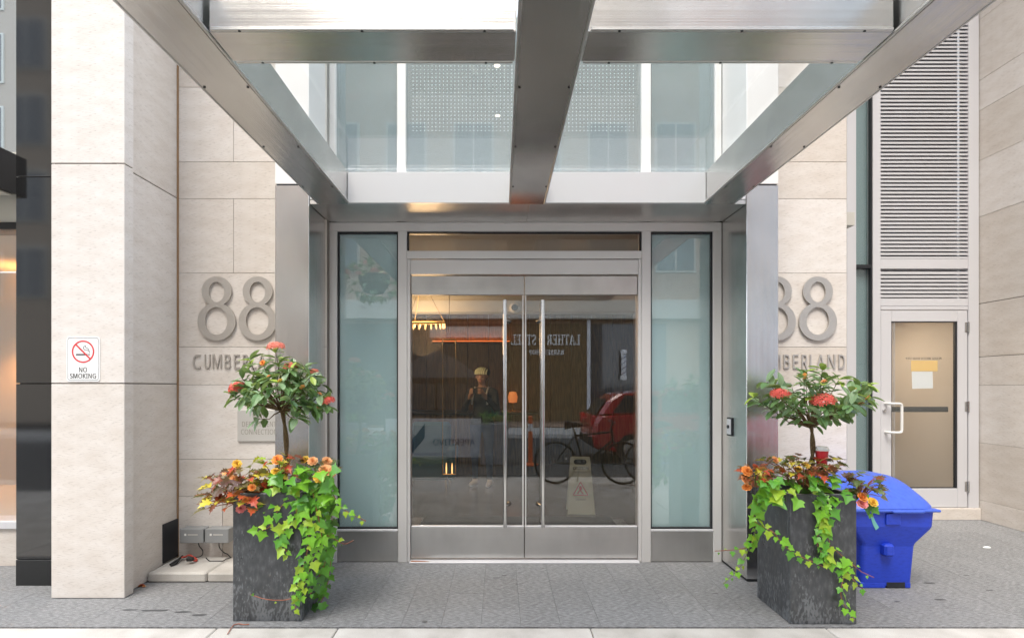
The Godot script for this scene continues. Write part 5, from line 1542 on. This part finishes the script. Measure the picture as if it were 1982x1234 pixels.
func street_lamp() -> void:
	var o := thing("street_lamp", "black street lamp post with a side arm at the kerb", "street lamp", Vector3(-2.75, 0.0, 3.55))
	part(o, "base", lathe([[0.0, 0.0], [0.14, 0.0], [0.14, 0.1], [0.08, 0.4], [0.06, 0.42], [0.0, 0.42]], 16), M.black_steel)
	part(o, "post", tube([Vector3(0, 0.4, 0), Vector3(0, 4.6, 0)], [0.06, 0.045], 12), M.black_steel)
	part(o, "arm", tube([Vector3(0, 3.75, 0), Vector3(0.4, 3.85, 0), Vector3(0.8, 3.80, 0)], 0.018, 8), M.black_steel)
	part(o, "lamp_head", lathe([[0.0, 4.6], [0.06, 4.6], [0.16, 4.75], [0.18, 5.05], [0.10, 5.2], [0.0, 5.25]], 16), M.white_plastic)
	var h := thing("hanging_basket", "hanging basket of red geraniums on the street lamp arm", "hanging basket", Vector3(-1.95, 3.80, 3.55))
	for k in 3:
		var a := TAU * k / 3
		part(h, "chain", tube([Vector3(0, 0, 0), Vector3(0.22 * cos(a), -0.62, 0.22 * sin(a))], 0.004, 5), M.black_steel)
	part(h, "bowl", lathe([[0.24, -0.6], [0.23, -0.72], [0.15, -0.86], [0.0, -0.9]], 20), M.bark)
	part(h, "bowl_soil", lathe([[0.0, -0.61], [0.235, -0.615]], 20), M.soil)
	for k in 180:
		var d := sphere_dir()
		var p := Vector3(d.x * 0.40, -0.66 + d.y * 0.30, d.z * 0.40) * rng.randf_range(0.8, 1.05)
		p.y = -0.66 + d.y * 0.30
		part(h, "leaf", cache.star[k % 3], M[["topiary_mid", "ivy_mid", "topiary_young"][k % 3]], p, aim(d + sphere_dir() * 0.6).scaled_local(Vector3.ONE * rng.randf_range(0.08, 0.13)))
	for k in 26:
		var d := sphere_dir()
		d.y = absf(d.y) * 0.8 - 0.2
		part(h, "flower_head", cache.dome, M.coral, Vector3(d.x * 0.44, -0.60 + d.y * 0.30, d.z * 0.44), Basis.from_scale(Vector3.ONE * rng.randf_range(0.04, 0.06)))

func bicycle(at: Vector3, turn: float, called: String, paint: String, label: String) -> void:
	var o := thing("bicycle", label, "bicycle", at, "bicycles at the kerb", turn)
	var rad := 0.33
	for x in [-0.51, 0.51]:
		var ring := []
		for k in 33:
			ring.append(Vector3(x + (rad - 0.02) * cos(TAU * k / 32), rad + (rad - 0.02) * sin(TAU * k / 32), 0))
		var w := part(o, "wheel", tube(ring, 0.02, 8), M.rubber)
		part(w, "hub", tube([Vector3(x, rad, -0.05), Vector3(x, rad, 0.05)], 0.022, 10), M.chrome)
		var sp := new_st()
		for k in 18:
			var a := TAU * k / 18
			add_tube(sp, [Vector3(x, rad, 0.02 * (1 if k % 2 else -1)), Vector3(x + 0.3 * cos(a), rad + 0.3 * sin(a), 0)], 0.0016, 4, false)
		part(w, "spokes", sp.commit(), M.chrome)
	var bb := Vector3(-0.08, 0.30, 0)
	var seat := Vector3(-0.22, 0.80, 0)
	var head := Vector3(0.34, 0.80, 0)
	var fork := Vector3(0.36, 0.68, 0)
	var f := new_st()
	for e in [[bb, seat, 0.016], [bb, fork, 0.02], [seat + Vector3(0.02, -0.06, 0), head, 0.017], [fork, head + Vector3(-0.01, 0.05, 0), 0.02]]:
		add_tube(f, [e[0], e[1]], e[2], 10)
	for z in [-0.05, 0.05]:
		add_tube(f, [bb + Vector3(0, 0, z * 0.4), Vector3(-0.51, rad, z)], 0.009, 8)
		add_tube(f, [seat + Vector3(0.01, -0.06, z * 0.3), Vector3(-0.51, rad, z)], 0.008, 8)
	part(o, "frame", f.commit(), M[paint])
	var fk := new_st()
	for z in [-0.05, 0.05]:
		add_tube(fk, [fork + Vector3(0, 0, z * 0.8), Vector3(0.51, rad, z)], 0.011, 8)
	part(o, "fork", fk.commit(), M.black_steel)
	part(o, "handlebar", tube([Vector3(0.34, 0.95, -0.3), Vector3(0.37, 0.96, -0.1), Vector3(0.33, 0.86, 0), Vector3(0.37, 0.96, 0.1), Vector3(0.34, 0.95, 0.3)], 0.012, 8), M.black_steel)
	part(o, "saddle", tube([Vector3(-0.37, 0.90, 0), Vector3(-0.24, 0.91, 0), Vector3(-0.10, 0.90, 0)], [0.07, 0.045, 0.018], 10), M.rubber)
	part(o, "seat_post", tube([seat, Vector3(-0.25, 0.89, 0)], 0.013, 8), M.chrome)
	var cr := part(o, "chainring", tube([bb + Vector3(0, 0, 0.045), bb + Vector3(0, 0, 0.05)], 0.09, 20), M.chrome)
	for sg in [-1.0, 1.0]:
		part(cr, "crank", tube([bb + Vector3(0, 0, 0.07 * sg), bb + Vector3(0.1 * sg, -0.13 * sg, 0.08 * sg)], 0.009, 8), M.black_steel)
		part(cr, "pedal", bbox(Vector3(0.09, 0.02, 0.09), 0.004), M.rubber, bb + Vector3(0.1 * sg, -0.13 * sg, 0.13 * sg))
	part(o, "kickstand", tube([bb + Vector3(-0.05, 0, 0.03), Vector3(-0.16, 0.005, 0.19)], 0.008, 6), M.black_steel)

func car() -> void:
	var o := thing("parked_car", "red hatchback car parked across the street beyond the bicycles", "car", Vector3(4.1, -0.13, 7.1))
	# lower body and cabin as lofts of outline sections across the width
	var low := PackedVector2Array([Vector2(-2.15, 0.35), Vector2(-2.20, 0.55), Vector2(-2.18, 0.85), Vector2(-2.08, 1.0), Vector2(-1.2, 1.03), Vector2(0.9, 1.0), Vector2(1.9, 0.86), Vector2(2.15, 0.70), Vector2(2.2, 0.45), Vector2(2.12, 0.28), Vector2(1.75, 0.24), Vector2(-1.75, 0.24), Vector2(-2.1, 0.30)])
	var cab := PackedVector2Array([Vector2(-2.05, 1.0), Vector2(-1.85, 1.30), Vector2(-1.60, 1.46), Vector2(-1.0, 1.53), Vector2(-0.1, 1.53), Vector2(0.35, 1.44), Vector2(1.05, 1.0)])
	var loft := func(poly: PackedVector2Array, secs: Array) -> Mesh:
		var st := new_st()
		var c := Vector2.ZERO
		for v in poly: c += v
		c /= poly.size()
		for i in secs.size() - 1:
			for k in poly.size():
				var k2 := (k + 1) % poly.size()
				var q := []
				for e in [[i, k], [i, k2], [i + 1, k2], [i + 1, k]]:
					var v: Vector2 = c + (poly[e[1]] - c) * secs[e[0]][1]
					v.y = maxf(v.y, 0.24) if secs[e[0]].size() < 3 else maxf(v.y, 1.0)
					q.append(Vector3(v.x, v.y, secs[e[0]][0]))
				var m2: Vector2 = (poly[k] + poly[k2]) * 0.5 - c
				quad(st, q[0], q[1], q[2], q[3], Vector3(m2.x, m2.y * 2.0, 0))
		for e in [0, secs.size() - 1]:
			var pp := []
			for v0 in poly:
				var v: Vector2 = c + (v0 - c) * secs[e][1]
				pp.append(Vector3(v.x, v.y, secs[e][0]))
			var idx := Geometry2D.triangulate_polygon(poly)
			for t in range(0, idx.size(), 3):
				tri(st, pp[idx[t]], pp[idx[t + 1]], pp[idx[t + 2]], Vector3(0, 0, -1 if e == 0 else 1))
		return st.commit()
	part(o, "body", loft.call(low, [[-0.88, 0.94], [-0.80, 0.99], [-0.5, 1.0], [0.5, 1.0], [0.80, 0.99], [0.88, 0.94]]), M.car_red)
	part(o, "cabin", loft.call(cab, [[-0.70, 0.90, 1], [-0.62, 0.98, 1], [0, 1.0, 1], [0.62, 0.98, 1], [0.70, 0.90, 1]]), M.car_red)
	for z in [-0.705, 0.705]:
		for wn in [[-1.72, -0.78], [-0.70, 0.68]]:
			var y1 := 1.42
			part(o, "side_window", prism(PackedVector2Array([Vector2(wn[0], 1.06), Vector2(wn[1], 1.06), Vector2(wn[1] - (0.55 if wn[1] > 0 else 0.0), y1), Vector2(wn[0] + (0.25 if wn[0] < -1 else 0.0), y1)]), 0.01), M.window_dark, Vector3(0, 0, z - 0.005))
	part(o, "rear_window", bbox(Vector3(0.02, 0.40, 1.15), 0.004), M.window_dark, Vector3(-1.955, 1.18, 0), Basis(Vector3.BACK, -0.58))
	part(o, "windscreen", bbox(Vector3(0.02, 0.62, 1.15), 0.004), M.window_dark, Vector3(0.74, 1.23, 0), Basis(Vector3.BACK, 0.98))
	for z in [-0.70, 0.70]:
		part(o, "tail_lamp", bbox(Vector3(0.10, 0.24, 0.22), 0.02), M.lamp_red, Vector3(-2.14, 0.88, z))
		part(o, "headlight", bbox(Vector3(0.16, 0.14, 0.28), 0.02), M.white_plastic, Vector3(2.06, 0.70, z))
	for x in [-1.35, 1.35]:
		for z in [-0.80, 0.80]:
			var w := part(o, "wheel", tube([Vector3(x, 0.32, z - 0.11), Vector3(x, 0.32, z + 0.11)], 0.32, 24), M.rubber)
			part(w, "rim", tube([Vector3(x, 0.32, z - 0.118), Vector3(x, 0.32, z + 0.118)], 0.20, 16), M.chrome)
	part(o, "bumper", bbox(Vector3(0.10, 0.2, 1.6), 0.03), M.rubber, Vector3(-2.15, 0.45, 0))

# ---------------------------------------------------------------- person with camera, seen in the door glass
func capsule(p: Vector3, a: Vector3, b: Vector3, ra: float, rb: float) -> float:
	var ab := b - a
	var t := clampf((p - a).dot(ab) / maxf(ab.length_squared(), 1e-9), 0.0, 1.0)
	return p.distance_to(a + ab * t) - lerpf(ra, rb, t)

func add_field(st: SurfaceTool, bones: Array, cell: float, k: float) -> void:
	var lo := Vector3.INF
	var hi := -Vector3.INF
	for b in bones:
		var r: float = maxf(b[2], b[3]) + cell * 2
		lo = lo.min(b[0] - Vector3.ONE * r).min(b[1] - Vector3.ONE * r)
		hi = hi.max(b[0] + Vector3.ONE * r).max(b[1] + Vector3.ONE * r)
	var n := Vector3i(((hi - lo) / cell).ceil()) + Vector3i.ONE
	var sx := 1
	var sy := n.x
	var sz := n.x * n.y
	var f := PackedFloat32Array()
	f.resize(sz * n.z)
	f.fill(1.0)
	for b in bones:                                        # exponential-free smooth minimum, bone by bone
		var r: float = maxf(b[2], b[3]) + cell * 2.5 + k
		var a0 := Vector3i(((b[0].min(b[1]) - Vector3.ONE * r - lo) / cell).floor()).max(Vector3i.ZERO)
		var a1 := Vector3i(((b[0].max(b[1]) + Vector3.ONE * r - lo) / cell).ceil()).min(n - Vector3i.ONE)
		for z in range(a0.z, a1.z + 1):
			for y in range(a0.y, a1.y + 1):
				for x in range(a0.x, a1.x + 1):
					var i := x + y * sy + z * sz
					var d := capsule(lo + Vector3(x, y, z) * cell, b[0], b[1], b[2], b[3])
					var o := f[i]
					var h := maxf(k - absf(d - o), 0.0) / k
					f[i] = minf(d, o) - h * h * k * 0.25
	var vert := {}
	var corners := [0, sx, sy, sx + sy, sz, sx + sz, sy + sz, sx + sy + sz]
	for z in n.z - 1:
		for y in n.y - 1:
			for x in n.x - 1:
				var i := x + y * sy + z * sz
				var neg := 0
				for c in corners:
					if f[i + c] < 0: neg += 1
				if neg == 0 or neg == 8: continue
				var s := Vector3.ZERO
				var m := 0
				for e in [[0, 1], [2, 3], [4, 5], [6, 7], [0, 2], [1, 3], [4, 6], [5, 7], [0, 4], [1, 5], [2, 6], [3, 7]]:
					var fa := f[i + corners[e[0]]]
					var fb := f[i + corners[e[1]]]
					if (fa < 0) != (fb < 0):
						var t := fa / (fa - fb)
						var pa := Vector3(e[0] & 1, (e[0] >> 1) & 1, e[0] >> 2)
						var pb := Vector3(e[1] & 1, (e[1] >> 1) & 1, e[1] >> 2)
						s += pa.lerp(pb, t)
						m += 1
				vert[i] = lo + (Vector3(x, y, z) + s / m) * cell
	for i in vert:
		var x: int = i % sy
		var y: int = (i / sy) % n.y
		var z: int = i / sz
		for ax in 3:
			var step: int = [sx, sy, sz][ax]
			var u: int = [sy, sz, sx][ax]
			var v: int = [sz, sx, sy][ax]
			if x == 0 or y == 0 or z == 0: continue
			if (f[i] < 0) == (f[i + step] < 0): continue
			if not (vert.has(i - u) and vert.has(i - v) and vert.has(i - u - v)): continue
			var q := [vert[i], vert[i - u], vert[i - u - v], vert[i - v]]
			var out := Vector3.ZERO
			out[ax] = 1.0 if f[i] < 0 else -1.0
			for t in [[0, 1, 2], [0, 2, 3]]:
				var p0: Vector3 = q[t[0]]
				var order: Array = t
				if (q[t[1]] - p0).cross(q[t[2]] - p0).dot(out) > 0:
					order = [t[0], t[2], t[1]]
				for j in order:
					var p: Vector3 = q[j]
					st.set_color(body_color(p))
					st.add_vertex(p)

func body_color(p: Vector3) -> Color:
	if p.y < 0.10: return Color(0.62, 0.60, 0.57)                                 # pale shoes
	if p.y < 0.92: return Color(0.055, 0.085, 0.15)                               # jeans
	var hands := Vector2(p.x, p.z).distance_to(Vector2(0, -0.30)) < 0.16 and p.y > 1.30 and p.y < 1.56
	if p.y > 1.475 and not hands: return Color(0.45, 0.28, 0.20)                  # neck and head
	if hands: return Color(0.45, 0.28, 0.20)
	return Color(0.03, 0.034, 0.038)                                              # dark jacket

func person() -> void:
	var o := thing("person", "person in a bicycle helmet, dark jacket and jeans looking at a phone in the lobby", "person", Vector3(-0.27, 0.0, -3.36), "", PI - 0.25)
	var V := func(x, y, z) -> Vector3: return Vector3(x, y, z)
	var b := [
		[V.call(0, 0.95, 0), V.call(0, 1.12, 0.0), 0.125, 0.13], [V.call(-0.07, 0.95, 0), V.call(0.07, 0.95, 0), 0.105, 0.105],
		[V.call(0, 1.12, 0), V.call(0, 1.34, 0.01), 0.13, 0.135], [V.call(-0.14, 1.40, 0.0), V.call(0.14, 1.40, 0.0), 0.075, 0.075],
		[V.call(0, 1.42, 0), V.call(0, 1.54, -0.01), 0.055, 0.052],
		[V.call(0, 1.66, -0.005), V.call(0, 1.61, -0.03), 0.088, 0.068], [V.call(0, 1.565, -0.062), V.call(0, 1.60, -0.05), 0.040, 0.05], [V.call(0, 1.635, -0.105), V.call(0, 1.605, -0.118), 0.012, 0.016],
		[V.call(-0.088, 1.64, 0.0), V.call(-0.094, 1.61, 0.005), 0.018, 0.013], [V.call(0.088, 1.64, 0.0), V.call(0.094, 1.61, 0.005), 0.018, 0.013]]
	for s in [-1.0, 1.0]:
		b.append([V.call(s * 0.095, 0.90, 0), V.call(s * 0.11, 0.50, -0.015), 0.092, 0.060])
		b.append([V.call(s * 0.11, 0.50, -0.015), V.call(s * 0.115, 0.10, 0.015), 0.058, 0.040])
		b.append([V.call(s * 0.115, 0.05, 0.03), V.call(s * 0.13, 0.042, -0.15), 0.043, 0.034])
		b.append([V.call(s * 0.19, 1.39, 0), V.call(s * 0.25, 1.15, -0.08), 0.060, 0.046])
		b.append([V.call(s * 0.25, 1.15, -0.08), V.call(s * 0.10, 1.36, -0.24), 0.044, 0.030])
		b.append([V.call(s * 0.10, 1.36, -0.24), V.call(s * 0.075, 1.42, -0.29), 0.030, 0.034])
	var st := new_st()
	add_field(st, b, 0.017, 0.03)
	for s in [-1.0, 1.0]:                                  # fingers closing on the camera body
		var hb := []
		for k in 4:
			var y := 1.385 + k * 0.021
			hb.append([V.call(s * 0.082, y, -0.285), V.call(s * 0.072, y + 0.004, -0.335), 0.0095, 0.009])
			hb.append([V.call(s * 0.072, y + 0.004, -0.335), V.call(s * 0.040, y + 0.006, -0.347), 0.009, 0.008])
		hb.append([V.call(s * 0.078, 1.395, -0.275), V.call(s * 0.045, 1.43, -0.262), 0.011, 0.009])
		add_field(st, hb, 0.006, 0.006)
	st.index()
	st.generate_normals()
	var skin := mat("person_surface", Color.WHITE, 0.75)
	skin.vertex_color_use_as_albedo = true
	part(o, "body", st.commit(), skin)
	var hs := new_st()
	add_field(hs, [[V.call(0, 1.70, 0.02), V.call(0, 1.66, 0.045), 0.086, 0.082], [V.call(-0.05, 1.70, 0.02), V.call(0.05, 1.70, 0.02), 0.07, 0.07], [V.call(0, 1.62, 0.06), V.call(0, 1.58, 0.05), 0.06, 0.05]], 0.012, 0.02)
	hs.index()
	hs.generate_normals()
	part(o, "hair", hs.commit(), mat("hair", lin(0.025, 0.018, 0.012), 0.7))
	for s in [-1.0, 1.0]:
		part(o, "eye", lathe([[0.0, 0.009], [0.007, 0.006], [0.009, 0.0], [0.007, -0.006], [0.0, -0.009]], 10), M.rubber, Vector3(s * 0.032, 1.632, -0.092))
	part(o, "mouth", bbox(Vector3(0.04, 0.008, 0.008), 0.002), M.pink_petal, Vector3(0, 1.568, -0.103))
	var hm := new_st()
	for k in 7:                                            # helmet ribs over a pale shell
		var off := (k - 3) * 0.028
		var rib := []
		for i in 9:
			var f := i / 8.0 * PI
			var rr := sqrt(maxf(0.0, 0.118 * 0.118 - off * off))
			rib.append(Vector3(off, 1.665 + rr * sin(f) * 0.92, 0.012 - rr * 1.12 * cos(f)))
		add_tube(hm, rib, 0.0125, 6)
	part(o, "helmet", hm.commit(), mat("helmet_pale", lin(0.60, 0.66, 0.48), 0.4))
	for s in [-1.0, 1.0]:
		part(o, "strap", tube([V.call(s * 0.10, 1.46, 0.06), V.call(s * 0.105, 1.475, -0.03), V.call(s * 0.10, 1.38, -0.125), V.call(s * 0.12, 1.22, -0.135)], 0.014, 6), M.plaque)
	part(o, "backpack", bbox(Vector3(0.30, 0.44, 0.17), 0.05), M.teal_fabric, Vector3(0, 1.24, 0.21))
	var c := thing("phone", "dark phone held in both hands by the person in the lobby", "phone", Vector3(-0.27, 0.0, -3.36) + Basis(Vector3.UP, PI - 0.25) * Vector3(0, 1.425, -0.305), "", PI - 0.25)
	blk(c, "case", M.rubber, Vector3(-0.068, -0.04, -0.006), Vector3(0.068, 0.04, 0.004), 0.003)
	blk(c, "screen", M.window_dark, Vector3(-0.063, -0.036, 0.0042), Vector3(0.063, 0.036, 0.005), 0.0003)
